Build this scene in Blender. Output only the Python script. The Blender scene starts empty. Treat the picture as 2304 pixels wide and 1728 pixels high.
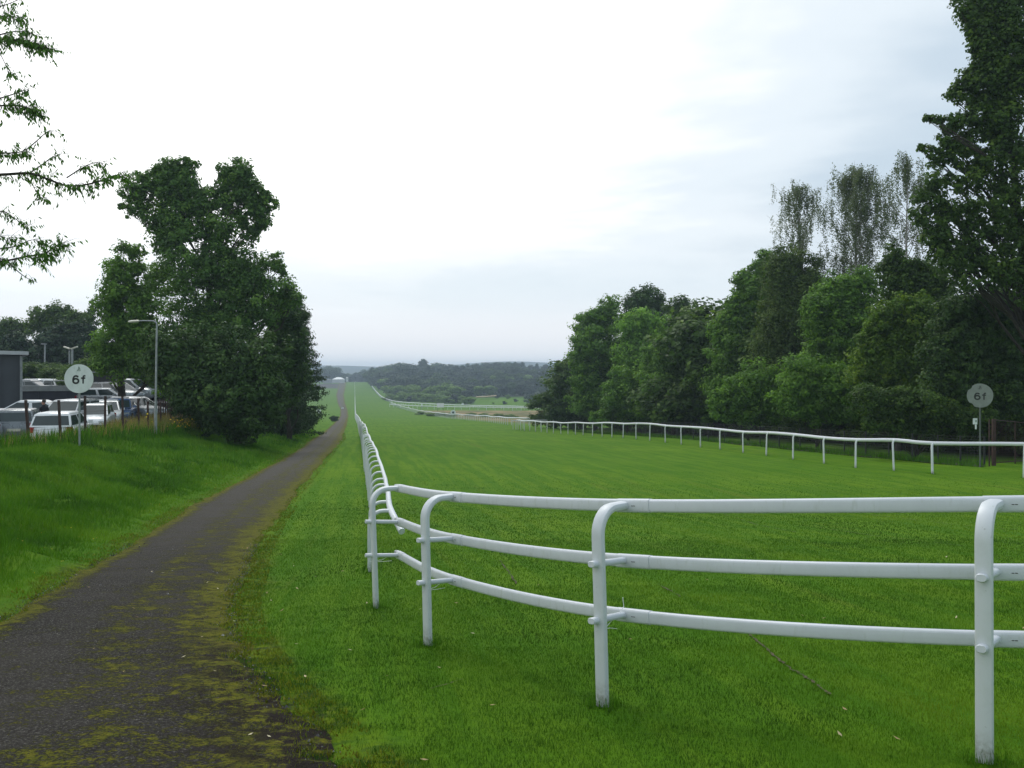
import bpy, bmesh, math, random
import numpy as np
from mathutils import Vector, Matrix

# ------------------------------------------------------------------ camera, sky, sun, exposure
SC = bpy.context.scene
COL = SC.collection
F = 2240.0            # focal length in photo pixels (photo is 2304 wide); camera eye is the origin, level, looking along +Y
HY = 833.0            # row of the horizon
cam_data = bpy.data.cameras.new('camera')
cam = bpy.data.objects.new('camera', cam_data)
COL.objects.link(cam)
cam.location = (0, 0, 0)
cam.rotation_euler = (math.radians(90), 0, 0)
cam_data.sensor_width = 36
cam_data.lens = 36 * F / 2304
cam_data.shift_y = (HY - 864) / 2304
cam_data.clip_start = 0.1
cam_data.clip_end = 30000
SC.camera = cam

SUN_EL, SUN_AZ = math.radians(52), math.radians(-14)     # azimuth from +Y towards +X
world = bpy.data.worlds.new('World')
SC.world = world
world.use_nodes = True
NT = world.node_tree
NT.nodes.clear()


def wn(t, **kw):
    n = NT.nodes.new(t)
    for k, v in kw.items():
        setattr(n, k, v)
    return n


def wmath(op, a, b=None, clamp=False):
    n = wn('ShaderNodeMath', operation=op)
    n.use_clamp = clamp
    for i, v in enumerate((a, b)):
        if v is None:
            continue
        if isinstance(v, (int, float)):
            n.inputs[i].default_value = v
        else:
            NT.links.new(v, n.inputs[i])
    return n.outputs[0]


def wramp(fac, stops, interp='EASE'):
    n = wn('ShaderNodeValToRGB')
    n.color_ramp.interpolation = interp
    cr = n.color_ramp
    while len(cr.elements) < len(stops):
        cr.elements.new(0.5)
    for e, (p, c) in zip(cr.elements, stops):
        e.position = p
        e.color = (*c, 1)
    NT.links.new(fac, n.inputs[0])
    return n.outputs[0]


def wmix(fac, a, b, blend='MIX'):
    n = wn('ShaderNodeMix', data_type='RGBA', blend_type=blend)
    for i, v in ((0, fac), (6, a), (7, b)):
        if isinstance(v, (int, float)):
            n.inputs[i].default_value = v
        elif isinstance(v, tuple):
            n.inputs[i].default_value = (*v, 1)
        else:
            NT.links.new(v, n.inputs[i])
    return n.outputs[2]


sky = wn('ShaderNodeTexSky', sky_type='NISHITA')
sky.sun_disc = False
sky.sun_elevation = SUN_EL
sky.sun_rotation = SUN_AZ
sky.air_density = 1.0
sky.dust_density = 2.0
tc = wn('ShaderNodeTexCoord')
sep = wn('ShaderNodeSeparateXYZ')
NT.links.new(tc.outputs['Generated'], sep.inputs[0])
elev = wmath('MAXIMUM', sep.outputs[2], 0.0)
# cloud sheet coordinates: the direction projected on a high flat layer
zz = wmath('ADD', elev, 0.12)
cx = wmath('DIVIDE', sep.outputs[0], zz)
cy = wmath('DIVIDE', sep.outputs[1], zz)
comb = wn('ShaderNodeCombineXYZ')
NT.links.new(cx, comb.inputs[0])
NT.links.new(cy, comb.inputs[1])


def wnoise(scale, detail, rough, off, dist=0.0):
    mp = wn('ShaderNodeMapping')
    mp.inputs['Location'].default_value = off
    NT.links.new(comb.outputs[0], mp.inputs[0])
    n = wn('ShaderNodeTexNoise')
    n.inputs['Scale'].default_value = scale
    n.inputs['Detail'].default_value = detail
    n.inputs['Roughness'].default_value = rough
    n.inputs['Distortion'].default_value = dist
    NT.links.new(mp.outputs[0], n.inputs['Vector'])
    return n.outputs[0]


n_big = wnoise(0.42, 5, 0.55, (3.1, 0.4, 0), 0.3)
n_fine = wnoise(1.5, 5, 0.6, (7.7, 2.2, 0), 0.2)
# thickness of the overcast: thin and glaring ahead (towards the veiled sun), heavier to the right and behind
glare_dir = Vector((math.sin(math.radians(-9)) * math.cos(math.radians(24)), math.cos(math.radians(-9)) * math.cos(math.radians(24)), math.sin(math.radians(24))))
dot = wn('ShaderNodeVectorMath', operation='DOT_PRODUCT')
NT.links.new(tc.outputs['Generated'], dot.inputs[0])
dot.inputs[1].default_value = glare_dir
gl = wramp(dot.outputs['Value'], [(0.0, (0, 0, 0)), (0.80, (0.18,) * 3), (0.93, (0.62,) * 3), (1.0, (1, 1, 1))])
thick = wmath('ADD', wmath('MULTIPLY', n_big, 1.40), wmath('MULTIPLY', n_fine, 0.28))
thick = wmath('SUBTRACT', thick, wmath('MULTIPLY', gl, 0.46))
thick = wmath('ADD', thick, wmath('ADD', wmath('MULTIPLY', sep.outputs[0], 0.52), -0.13))
cloud = wramp(thick, [(0.10, (1.45, 1.46, 1.46)), (0.34, (1.06, 1.08, 1.09)), (0.52, (0.80, 0.88, 0.94)), (0.78, (0.56, 0.67, 0.77))])
# pale band above the horizon, slightly lavender
hz = wramp(elev, [(0.0, (1.02, 1.04, 1.08)), (0.03, (0.93, 0.95, 0.99)), (0.085, (0.80, 0.88, 0.94)), (0.17, (1.0, 1.02, 1.04))])
hmask = wramp(elev, [(0.02, (1, 1, 1)), (0.20, (0, 0, 0))])
cloud = wmix(hmask, cloud, hz)
skyv = wmix(1.0, sky.outputs[0], (0.10, 0.10, 0.10), 'MULTIPLY')
overcast = wmix(0.94, skyv, cloud)
bg = wn('ShaderNodeBackground')
NT.links.new(overcast, bg.inputs[0])
bg.inputs[1].default_value = 1.0
outw = wn('ShaderNodeOutputWorld')
NT.links.new(bg.outputs[0], outw.inputs[0])

sun_data = bpy.data.lights.new('sun', 'SUN')
sun_data.energy = 1.3
sun_data.angle = math.radians(18)
sun_data.color = (1.0, 0.96, 0.90)
sun = bpy.data.objects.new('sun', sun_data)
COL.objects.link(sun)
sun.rotation_euler = Vector((-math.sin(SUN_AZ) * math.cos(SUN_EL), -math.cos(SUN_AZ) * math.cos(SUN_EL), -math.sin(SUN_EL))).to_track_quat('-Z', 'Y').to_euler()

SC.view_settings.view_transform = 'Standard'
SC.view_settings.look = 'None'
SC.view_settings.exposure = 0.12
SC.view_settings.gamma = 1.0
SC.view_settings.use_curve_mapping = False
SC.cycles.max_bounces = 6
SC.cycles.diffuse_bounces = 3
SC.cycles.transmission_bounces = 3
SC.cycles.transparent_max_bounces = 8
SC.cycles.volume_bounces = 0

# ------------------------------------------------------------------ maths helpers
RNG = np.random.default_rng(11)
random.seed(5)


def interp(x, xs, ys):
    return np.interp(x, xs, ys)


def px(X, Y, d):
    """world point seen at photo pixel X, Y at distance d"""
    return Vector(((X - 1152) / F * d, d, (HY - Y) / F * d))


def vnoise(x, y, seed=0):
    x = np.asarray(x, float); y = np.asarray(y, float)
    xi = np.floor(x); yi = np.floor(y)
    fx = x - xi; fy = y - yi
    fx = fx * fx * (3 - 2 * fx); fy = fy * fy * (3 - 2 * fy)

    def h(a, b):
        v = np.sin(a * 127.1 + b * 311.7 + seed * 74.7) * 43758.5453
        return v - np.floor(v)
    return (h(xi, yi) * (1 - fx) + h(xi + 1, yi) * fx) * (1 - fy) + (h(xi, yi + 1) * (1 - fx) + h(xi + 1, yi + 1) * fx) * fy


def fnoise(x, y, seed=0, octv=3):
    s = 0; a = 0.5; t = 0
    for k in range(octv):
        s = s + a * vnoise(np.asarray(x) * 2 ** k, np.asarray(y) * 2 ** k, seed + k * 13)
        t += a; a *= 0.5
    return s / t


# ------------------------------------------------------------------ the lie of the land
PY = [-60, -20, 0, 4.5, 9.5, 18, 26, 34, 42.5, 60, 77, 112, 173, 270, 350, 430, 520, 600, 750, 900, 1000, 1100, 1200, 1500, 2200, 4000, 9000]
PZ = [1.4, 1.25, 1.45, 1.79, 2.26, 2.98, 3.63, 3.95, 4.16, 4.75, 5.35, 7.05, 9.35, 13.0, 15.3, 16.7, 17.3, 17.4, 17.0, 15.8, 14.4, 12.9, 14.5, 24, 32, 34, 34]
XY_ = [-60, 0, 9.5, 12.5, 26, 42.5, 77, 170, 270, 1100, 9000]
XX_ = [6.5, 0.1, -1.4, -1.75, -3.80, -6.3, -11.7, -26.4, -42.6, -174.0, -1422.0]


def prof(y):
    y = np.asarray(y, float)
    out = 0
    for k, w in ((-1.5, .25), (0, .5), (1.5, .25)):
        out = out + w * np.interp(y + k * (0.4 + np.clip(y, 0, 2000) * 0.02), PY, PZ)
    return np.where(y < 9, np.interp(y, PY, PZ), out)


def xf(y):
    return np.interp(y, XY_, XX_)


def sm(e0, e1, x):
    t = np.clip((np.asarray(x, float) - e0) / (e1 - e0), 0, 1)
    return t * t * (3 - 2 * t)


def toe(y):
    return -np.interp(y, [-20, 8, 21, 34, 60, 110], [2.6, 3.15, 4.25, 4.6, 4.4, 4.2])


def ground_z(x, y, rough=True):
    x = np.asarray(x, float); y = np.asarray(y, float)
    z = -prof(y)
    s = x - xf(y)
    B = 1.38 * (1 - sm(95, 200, y))
    t = np.clip((toe(y) - s) / 5.4, 0, 1)
    t = t ** 1.15 * (1 - 0.12 * np.sin(t * 3.1))
    t = np.minimum(t, 1)
    z = z + B * t
    # level car park behind the bank
    cp = sm(-11.1, -12.0, s) * sm(20, 28, y) * (1 - sm(150, 210, y))
    z = z * (1 - cp) + (-3.15) * cp
    # rise of wooded ground far to the right and left
    z = z + 13 * sm(60, 190, s) * sm(560, 800, y) * (1 - sm(1700, 2500, y))
    z = z + 7 * sm(-60, -220, s) * sm(300, 700, y)
    # far ridges
    z = z + 60 * sm(2000, 3300, y) * (0.86 + 0.16 * np.sin(x * 0.0031 + 0.6) + 0.10 * np.sin(x * 0.0113 + 2.0))
    # gentle hummocks
    z = z + 0.05 * (fnoise(x * 0.45, y * 0.45, 3) - 0.5) * sm(2, 5, y)
    if rough:
        bank = np.clip(B / 1.38, 0, 1) * sm(0.0, 0.12, t) * (1 - cp) * sm(1.02, 0.7, t)
        z = z + bank * 0.50 * (fnoise(x * 1.1, y * 0.8, 9, 3) - 0.5)
    return z


def gz(x, y):
    return float(ground_z(x, y))


def unproj(X, Y):
    """point of the ground seen at photo pixel X, Y"""
    u = (X - 1152) / F; v = (HY - Y) / F
    lo = 2.0
    d = lo
    prev = None
    while d < 3000:
        g = float(ground_z(u * d, d, False))
        if v * d <= g:
            a, b = prev, d
            for _ in range(25):
                m = (a + b) / 2
                if v * m <= float(ground_z(u * m, m, False)):
                    b = m
                else:
                    a = m
            return Vector((u * b, b, v * b))
        prev = d
        d *= 1.02
    return None


VS = 2304 / 2212.0
# borders of the cinder track, found on the picture-sized view and laid on the ground
left_px = [(-260, 1500), (-130, 1415), (0, 1335), (150, 1245), (300, 1160), (400, 1095), (500, 1047), (590, 1003), (650, 968), (690, 940)]
right_px = [(905, 1800), (790, 1690), (690, 1580), (600, 1490), (545, 1420), (515, 1360), (512, 1290), (545, 1205), (592, 1130), (640, 1062), (680, 1018), (715, 978), (741, 948)]
PL = [unproj(a * VS, b * VS) for a, b in left_px]
PR = [unproj(a * VS, b * VS) for a, b in right_px]
LY = [p.y for p in PL]; LX = [p.x - float(xf(p.y)) for p in PL]
RY = [p.y for p in PR]; RX = [p.x - float(xf(p.y)) for p in PR]
LY = [-30] + LY + [LY[-1] * 1.3, 300, 420, 520, 700, 1120]
LX = [LX[0] - 1.0] + LX + [-4.1, -4.4, -6, -9, -13, -17]
RY = [-30] + RY + [RY[-1] * 1.3, 300, 420, 520, 700, 1120]
RX = [RX[0] + 1.2] + RX + [-1.7, -1.9, -3, -5, -7.5, -9]


def track_l(y):
    return xf(y) + np.interp(y, LY, LX)


def track_r(y):
    return xf(y) + np.interp(y, RY, RX)


# ------------------------------------------------------------------ object helpers
def new_mesh(name, verts, faces, mats=(), smooth=False):
    me = bpy.data.meshes.new(name)
    me.from_pydata([tuple(v) for v in verts], [], faces)
    for m in mats:
        me.materials.append(m)
    if smooth:
        me.shade_smooth()
    return me


def np_mesh(name, verts, nper, mats=(), attr=None, mat_idx=None, smooth=False):
    """verts (N*nper,3): every nper vertices are one face"""
    me = bpy.data.meshes.new(name)
    n = len(verts); nf = n // nper
    me.vertices.add(n)
    me.vertices.foreach_set('co', np.asarray(verts, np.float32).ravel())
    me.loops.add(n)
    me.loops.foreach_set('vertex_index', np.arange(n, dtype=np.int32))
    me.polygons.add(nf)
    me.polygons.foreach_set('loop_start', np.arange(0, n, nper, dtype=np.int32))
    for m in mats:
        me.materials.append(m)
    if mat_idx is not None:
        me.polygons.foreach_set('material_index', np.asarray(mat_idx, np.int32))
    if attr is not None:
        a = me.attributes.new('tone', 'FLOAT', 'FACE')
        a.data.foreach_set('value', np.asarray(attr, np.float32))
    me.update(calc_edges=True)
    if smooth:
        me.shade_smooth()
    return me


def link(name, me, parent=None, loc=None):
    o = bpy.data.objects.new(name, me)
    COL.objects.link(o)
    if parent is not None:
        o.parent = parent
    if loc is not None:
        o.location = loc
    return o


def tag(o, label=None, cat=None, group=None, kind=None):
    if label: o['label'] = label
    if cat: o['category'] = cat
    if group: o['group'] = group
    if kind: o['kind'] = kind
    return o


def thing(name, label, cat, loc=(0, 0, 0), rz=0.0, group=None):
    o = bpy.data.objects.new(name, None)
    COL.objects.link(o)
    o.empty_display_size = 0.2
    o.location = loc
    o.rotation_euler = (0, 0, rz)
    return tag(o, label, cat, group)


def copy_tree(o, parent=None):
    c = o.copy()
    COL.objects.link(c)
    c.parent = parent
    for ch in [q for q in bpy.data.objects if q.parent == o]:
        copy_tree(ch, c)
    return c


class MB:
    """collects shapes, then links them as one mesh object"""

    def __init__(self):
        self.v = []; self.f = []

    def add(self, vs, fs):
        b = len(self.v)
        self.v += [tuple(v) for v in vs]
        self.f += [tuple(i + b for i in f) for f in fs]

    def box(self, c, s, rz=0.0, ry=0.0, rx=0.0):
        M = Matrix.Translation(c) @ Matrix.Rotation(rz, 4, 'Z') @ Matrix.Rotation(ry, 4, 'Y') @ Matrix.Rotation(rx, 4, 'X')
        vs = [M @ Vector((sx * s[0] / 2, sy * s[1] / 2, sz * s[2] / 2)) for sx in (-1, 1) for sy in (-1, 1) for sz in (-1, 1)]
        self.add(vs, [(0, 1, 3, 2), (4, 6, 7, 5), (0, 4, 5, 1), (2, 3, 7, 6), (0, 2, 6, 4), (1, 5, 7, 3)])

    def sweep(self, path, side, sec, caps=True, radii=None):
        """path of points; side = fixed vector across (or a list); section (a along side, b along normal)"""
        n = len(path); m = len(sec)
        path = [Vector(p) for p in path]
        vs = []
        for i, p in enumerate(path):
            t = (path[min(i + 1, n - 1)] - path[max(i - 1, 0)]).normalized()
            sd = side[i] if isinstance(side, list) else side
            sd = Vector(sd)
            sd = (sd - t * sd.dot(t)).normalized()
            nn = sd.cross(t)
            k = 1 if radii is None else radii[i]
            for a, b in sec:
                vs.append(p + sd * a * k + nn * b * k)
        fs = []
        for i in range(n - 1):
            for j in range(m):
                j2 = (j + 1) % m
                fs.append((i * m + j, i * m + j2, (i + 1) * m + j2, (i + 1) * m + j))
        if caps:
            fs.append(tuple(range(m - 1, -1, -1)))
            fs.append(tuple((n - 1) * m + j for j in range(m)))
        self.add(vs, fs)

    def tube(self, path, r, seg=8, radii=None, side=None):
        p0 = Vector(path[0]); p1 = Vector(path[-1])
        d = (p1 - p0).normalized()
        if side is None:
            side = Vector((1, 0, 0)) if abs(d.x) < 0.8 else Vector((0, 1, 0))
        self.sweep(path, side, ell(r, r, seg), True, radii)

    def build(self, name, mat, parent=None, smooth=False, loc=None):
        mats = mat if isinstance(mat, (list, tuple)) else [mat]
        me = new_mesh(name, self.v, self.f, mats, smooth)
        if smooth:
            try:
                me.set_sharp_from_angle(angle=math.radians(42))
            except Exception:
                pass
        return link(name, me, parent, loc)


def ell(a, b, seg=12):
    return [(a * math.cos(2 * math.pi * k / seg), b * math.sin(2 * math.pi * k / seg)) for k in range(seg)]


def rrect(w, h, r, q=3):
    out = []
    for cx_, cy_, a0 in ((w / 2 - r, h / 2 - r, 0), (-w / 2 + r, h / 2 - r, 90), (-w / 2 + r, -h / 2 + r, 180), (w / 2 - r, -h / 2 + r, 270)):
        for k in range(q + 1):
            a = math.radians(a0 + 90 * k / q)
            out.append((cx_ + r * math.cos(a), cy_ + r * math.sin(a)))
    return out


def catmull(pts, per=8):
    P = [Vector(p) for p in pts]
    P = [P[0] * 2 - P[1]] + P + [P[-1] * 2 - P[-2]]
    out = []
    for i in range(1, len(P) - 2):
        for k in range(per):
            t = k / per
            a, b, c, d = P[i - 1], P[i], P[i + 1], P[i + 2]
            out.append(0.5 * ((2 * b) + (c - a) * t + (2 * a - 5 * b + 4 * c - d) * t * t + (3 * b - a - 3 * c + d) * t ** 3))
    out.append(P[-2])
    return out


# ------------------------------------------------------------------ materials
def mat_base(name):
    m = bpy.data.materials.new(name)
    m.use_nodes = True
    nt = m.node_tree
    nt.nodes.clear()
    out = nt.nodes.new('ShaderNodeOutputMaterial')
    bs = nt.nodes.new('ShaderNodeBsdfPrincipled')
    nt.links.new(bs.outputs[0], out.inputs[0])
    return m, nt, bs, out


class G:
    """small node-graph writer"""

    def __init__(self, nt):
        self.nt = nt

    def n(self, t, **kw):
        n = self.nt.nodes.new(t)
        for k, v in kw.items():
            setattr(n, k, v)
        return n

    def put(self, sock, v):
        if hasattr(v, 'is_output') or isinstance(v, bpy.types.NodeSocket):
            self.nt.links.new(v, sock)
        elif isinstance(v, tuple) and len(v) == 3 and sock.type == 'RGBA':
            sock.default_value = (*v, 1)
        else:
            sock.default_value = v

    def math(self, op, a, b=0.0, clamp=False):
        n = self.n('ShaderNodeMath', operation=op)
        n.use_clamp = clamp
        self.put(n.inputs[0], a); self.put(n.inputs[1], b)
        return n.outputs[0]

    def mix(self, f, a, b, blend='MIX'):
        n = self.n('ShaderNodeMix', data_type='RGBA', blend_type=blend)
        self.put(n.inputs[0], f); self.put(n.inputs[6], a); self.put(n.inputs[7], b)
        return n.outputs[2]

    def ramp(self, f, stops, interp_='LINEAR'):
        n = self.n('ShaderNodeValToRGB')
        n.color_ramp.interpolation = interp_
        cr = n.color_ramp
        while len(cr.elements) < len(stops):
            cr.elements.new(0.5)
        for e, (p, c) in zip(cr.elements, stops):
            e.position = p
            e.color = (*c, 1) if len(c) == 3 else c
        self.put(n.inputs[0], f)
        return n.outputs[0]

    def bw(self, f, a, b):
        return self.ramp(f, [(a, (0, 0, 0)), (b, (1, 1, 1))])

    def coord(self, kind='Object', scale=(1, 1, 1), loc=(0, 0, 0), rot=(0, 0, 0)):
        t = self.n('ShaderNodeTexCoord')
        m = self.n('ShaderNodeMapping')
        m.inputs['Scale'].default_value = scale
        m.inputs['Location'].default_value = loc
        m.inputs['Rotation'].default_value = rot
        self.nt.links.new(t.outputs[kind], m.inputs[0])
        return m.outputs[0]

    def noise(self, vec, scale, detail=3, rough=0.5, dist=0.0):
        n = self.n('ShaderNodeTexNoise')
        self.put(n.inputs['Vector'], vec)
        n.inputs['Scale'].default_value = scale
        n.inputs['Detail'].default_value = detail
        n.inputs['Roughness'].default_value = rough
        n.inputs['Distortion'].default_value = dist
        return n.outputs[0]

    def attr(self, name):
        n = self.n('ShaderNodeAttribute')
        n.attribute_name = name
        return n.outputs['Fac']

    def bump(self, h, strength, dist=0.02):
        n = self.n('ShaderNodeBump')
        n.inputs['Strength'].default_value = strength
        n.inputs['Distance'].default_value = dist
        self.put(n.inputs['Height'], h)
        return n.outputs[0]


def paint(name, col, rough=0.45, var=0.12, dirt=None, scale=6.0, metallic=0.0, spec=0.5):
    m, nt, bs, out = mat_base(name)
    g = G(nt)
    c = g.coord('Object')
    n1 = g.noise(c, scale, 5, 0.6)
    dark = tuple(x * (1 - var * 2) for x in col)
    lite = tuple(min(1, x * (1 + var * .5)) for x in col)
    b = g.mix(g.bw(n1, 0.35, 0.65), dark, lite)
    if dirt:
        n2 = g.noise(g.coord('Object', scale=(1, 1, 0.25)), scale * 2.3, 6, 0.7)
        b = g.mix(g.math('MULTIPLY', g.bw(n2, 0.56, 0.74), 0.6), b, dirt)
    g.put(bs.inputs['Base Color'], b)
    bs.inputs['Roughness'].default_value = rough
    bs.inputs['Metallic'].default_value = metallic
    g.put(bs.inputs['Roughness'], g.math('ADD', g.math('MULTIPLY', n1, 0.2), rough - 0.1))
    return m


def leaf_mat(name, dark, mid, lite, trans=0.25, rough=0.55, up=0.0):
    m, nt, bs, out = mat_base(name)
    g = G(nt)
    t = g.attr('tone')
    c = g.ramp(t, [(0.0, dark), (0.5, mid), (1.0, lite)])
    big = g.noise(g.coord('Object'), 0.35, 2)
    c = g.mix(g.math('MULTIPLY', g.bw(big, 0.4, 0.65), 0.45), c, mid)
    g.put(bs.inputs['Base Color'], c)
    bs.inputs['Roughness'].default_value = rough
    bs.inputs['Specular IOR Level'].default_value = 0.12
    tr = g.n('ShaderNodeBsdfTranslucent')
    if up:      # short blades share the soft upright normal of the sward they belong to
        geo = g.n('ShaderNodeNewGeometry')
        sc_ = g.n('ShaderNodeVectorMath', operation='SCALE')
        nt.links.new(geo.outputs['Normal'], sc_.inputs[0]); sc_.inputs['Scale'].default_value = 1 - up
        ad = g.n('ShaderNodeVectorMath', operation='ADD')
        nt.links.new(sc_.outputs[0], ad.inputs[0]); ad.inputs[1].default_value = (0, 0, up)
        nm = g.n('ShaderNodeVectorMath', operation='NORMALIZE')
        nt.links.new(ad.outputs[0], nm.inputs[0])
        nt.links.new(nm.outputs[0], bs.inputs['Normal'])
    g.put(tr.inputs[0], g.mix(1.0, c, (1.3, 1.35, 0.6), 'MULTIPLY'))
    mx = g.n('ShaderNodeMixShader')
    mx.inputs[0].default_value = trans
    nt.links.new(bs.outputs[0], mx.inputs[1])
    nt.links.new(tr.outputs[0], mx.inputs[2])
    nt.links.new(mx.outputs[0], out.inputs[0])
    return m


M = {}
def plastic(name, col):
    m, nt, bs, out = mat_base(name)
    g = G(nt)
    c = g.coord('Object')
    sep_ = g.n('ShaderNodeSeparateXYZ')
    nt.links.new(c, sep_.inputs[0])
    low = g.math('SUBTRACT', 1.0, g.bw(sep_.outputs[2], 0.0, 0.16))
    n1 = g.noise(c, 7, 5, 0.65)
    n2 = g.noise(c, 34, 5, 0.7)
    b = g.mix(g.math('MULTIPLY', g.bw(n1, 0.48, 0.72), 0.30), col, (0.40, 0.46, 0.40))
    b = g.mix(g.math('MULTIPLY', g.bw(n2, 0.64, 0.72), 0.5), b, (0.20, 0.21, 0.17))
    grime = g.math('MULTIPLY', low, g.bw(n2, 0.34, 0.60))
    b = g.mix(g.math('MULTIPLY', grime, 0.85), b, (0.13, 0.14, 0.07))
    g.put(bs.inputs['Base Color'], b)
    g.put(bs.inputs['Roughness'], g.math('ADD', 0.34, g.math('MULTIPLY', n1, 0.25)))
    return m


M['plastic'] = plastic('white_plastic', (0.58, 0.62, 0.65))
M['plastic_old'] = paint('white_plastic', (0.57, 0.61, 0.64), 0.40, 0.03, (0.40, 0.43, 0.40), 9)
M['rail_plastic'] = paint('white_rail', (0.57, 0.61, 0.65), 0.42, 0.02, (0.42, 0.46, 0.43), 12)
M['dark_slot'] = paint('dark_slot', (0.03, 0.03, 0.03), 0.6)
M['sign_white'] = paint('sign_white', (0.66, 0.72, 0.70), 0.5, 0.05, (0.42, 0.50, 0.45), 4)
M['sign_grey'] = paint('sign_weathered', (0.20, 0.23, 0.215), 0.7, 0.08, (0.12, 0.16, 0.13), 5)
M['black'] = paint('black_print', (0.012, 0.016, 0.014), 0.5, 0.1)
M['faint'] = paint('faded_print', (0.26, 0.33, 0.28), 0.6, 0.1)
M['galv'] = paint('galvanised_steel', (0.30, 0.33, 0.33), 0.5, 0.15, (0.2, 0.2, 0.18), 4)
M['galv_dark'] = paint('faded_dark_print', (0.10, 0.12, 0.11), 0.7, 0.1)
M['lantern'] = paint('lantern', (0.62, 0.60, 0.50), 0.4, 0.1)
M['rust'] = paint('rusty_steel', (0.055, 0.026, 0.020), 0.75, 0.25, (0.10, 0.05, 0.03), 9)
M['dark_metal'] = paint('dark_metal', (0.03, 0.033, 0.035), 0.6, 0.2)
M['clad'] = paint('dark_cladding', (0.045, 0.055, 0.065), 0.5, 0.1, (0.06, 0.07, 0.075), 1)
M['roof_edge'] = paint('pale_roof_edge', (0.50, 0.53, 0.54), 0.5, 0.08, (0.3, 0.32, 0.32), 2)
M['concrete'] = paint('concrete', (0.26, 0.28, 0.27), 0.8, 0.12, (0.15, 0.16, 0.15), 2)
M['dark_wall'] = paint('dark_wall', (0.04, 0.042, 0.055), 0.8, 0.15, (0.06, 0.06, 0.065), 1.5)
M['tarmac'] = paint('tarmac', (0.055, 0.055, 0.057), 0.9, 0.15, (0.09, 0.085, 0.07), 1.2)
M['car_white'] = paint('car_white', (0.70, 0.73, 0.74), 0.22, 0.02)
M['car_silver'] = paint('car_silver', (0.40, 0.43, 0.45), 0.28, 0.04, None, 3, 0.5)
M['car_grey'] = paint('car_grey', (0.18, 0.20, 0.21), 0.28, 0.04, None, 3, 0.4)
M['car_blue'] = paint('car_blue', (0.10, 0.17, 0.33), 0.25, 0.04, None, 3, 0.3)
M['glass'] = paint('car_glass', (0.03, 0.045, 0.045), 0.08, 0.05)
M['tyre'] = paint('tyre', (0.012, 0.012, 0.012), 0.8)
M['tail'] = paint('tail_lamp', (0.35, 0.02, 0.025), 0.25, 0.1)
M['head'] = paint('head_lamp', (0.55, 0.60, 0.62), 0.12, 0.1)
M['bark'] = paint('bark', (0.045, 0.038, 0.030), 0.9, 0.25, (0.03, 0.04, 0.02), 7)
M['birch_bark'] = paint('birch_bark', (0.30, 0.29, 0.27), 0.8, 0.2, (0.03, 0.03, 0.03), 5)
M['skin'] = paint('skin', (0.42, 0.22, 0.16), 0.6, 0.05)
M['dark_cloth'] = paint('dark_cloth', (0.012, 0.013, 0.018), 0.85, 0.1)
M['timber'] = paint('timber', (0.16, 0.11, 0.07), 0.8, 0.2, (0.08, 0.06, 0.04), 6)
M['tent'] = paint('tent_fabric', (0.66, 0.70, 0.70), 0.6, 0.05)
M['tie'] = paint('cable_tie', (0.72, 0.76, 0.76), 0.4, 0.03)

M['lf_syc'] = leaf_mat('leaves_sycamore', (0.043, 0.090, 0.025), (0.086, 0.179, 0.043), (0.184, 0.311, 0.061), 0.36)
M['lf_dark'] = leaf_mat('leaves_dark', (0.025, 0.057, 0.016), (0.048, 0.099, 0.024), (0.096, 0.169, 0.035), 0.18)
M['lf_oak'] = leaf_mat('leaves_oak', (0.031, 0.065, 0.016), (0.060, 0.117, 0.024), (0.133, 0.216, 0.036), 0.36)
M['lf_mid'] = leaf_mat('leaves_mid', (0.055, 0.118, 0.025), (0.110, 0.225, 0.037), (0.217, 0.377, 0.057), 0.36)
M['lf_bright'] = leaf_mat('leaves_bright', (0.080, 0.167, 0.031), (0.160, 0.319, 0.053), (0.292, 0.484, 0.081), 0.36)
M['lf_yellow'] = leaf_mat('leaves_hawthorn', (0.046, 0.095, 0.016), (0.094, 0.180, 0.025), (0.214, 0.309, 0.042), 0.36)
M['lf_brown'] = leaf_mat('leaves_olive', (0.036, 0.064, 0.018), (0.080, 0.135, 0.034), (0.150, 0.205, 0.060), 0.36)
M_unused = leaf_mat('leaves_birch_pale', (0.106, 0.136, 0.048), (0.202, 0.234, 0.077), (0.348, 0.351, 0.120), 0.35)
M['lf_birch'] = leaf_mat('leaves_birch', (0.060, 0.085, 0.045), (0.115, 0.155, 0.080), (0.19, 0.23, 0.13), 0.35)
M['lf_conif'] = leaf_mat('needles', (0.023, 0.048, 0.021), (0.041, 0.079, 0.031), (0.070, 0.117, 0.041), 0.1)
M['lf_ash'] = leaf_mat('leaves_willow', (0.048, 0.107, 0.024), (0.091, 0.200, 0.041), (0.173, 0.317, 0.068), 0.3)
M['lf_far'] = leaf_mat('leaves_far', (0.017, 0.037, 0.022), (0.036, 0.070, 0.035), (0.079, 0.122, 0.053), 0.15)
M['lf_far2'] = leaf_mat('leaves_far_light', (0.085, 0.155, 0.031), (0.149, 0.258, 0.048), (0.241, 0.351, 0.076), 0.15)
M['turf'] = leaf_mat('turf_blades', (0.018, 0.062, 0.002), (0.060, 0.165, 0.003), (0.160, 0.265, 0.010), 0.15, 0.8, 0.6)
M['rank'] = leaf_mat('bank_grass_blades', (0.026, 0.090, 0.003), (0.078, 0.225, 0.005), (0.165, 0.330, 0.014), 0.2, 0.8, 0.7)
M['dry'] = leaf_mat('dry_grass_blades', (0.10, 0.12, 0.03), (0.24, 0.20, 0.075), (0.42, 0.32, 0.14), 0.3, 0.7)
M['yellow_flower'] = leaf_mat('yellow_petals', (0.45, 0.30, 0.01), (0.60, 0.42, 0.02), (0.7, 0.55, 0.05), 0.2)
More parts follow.
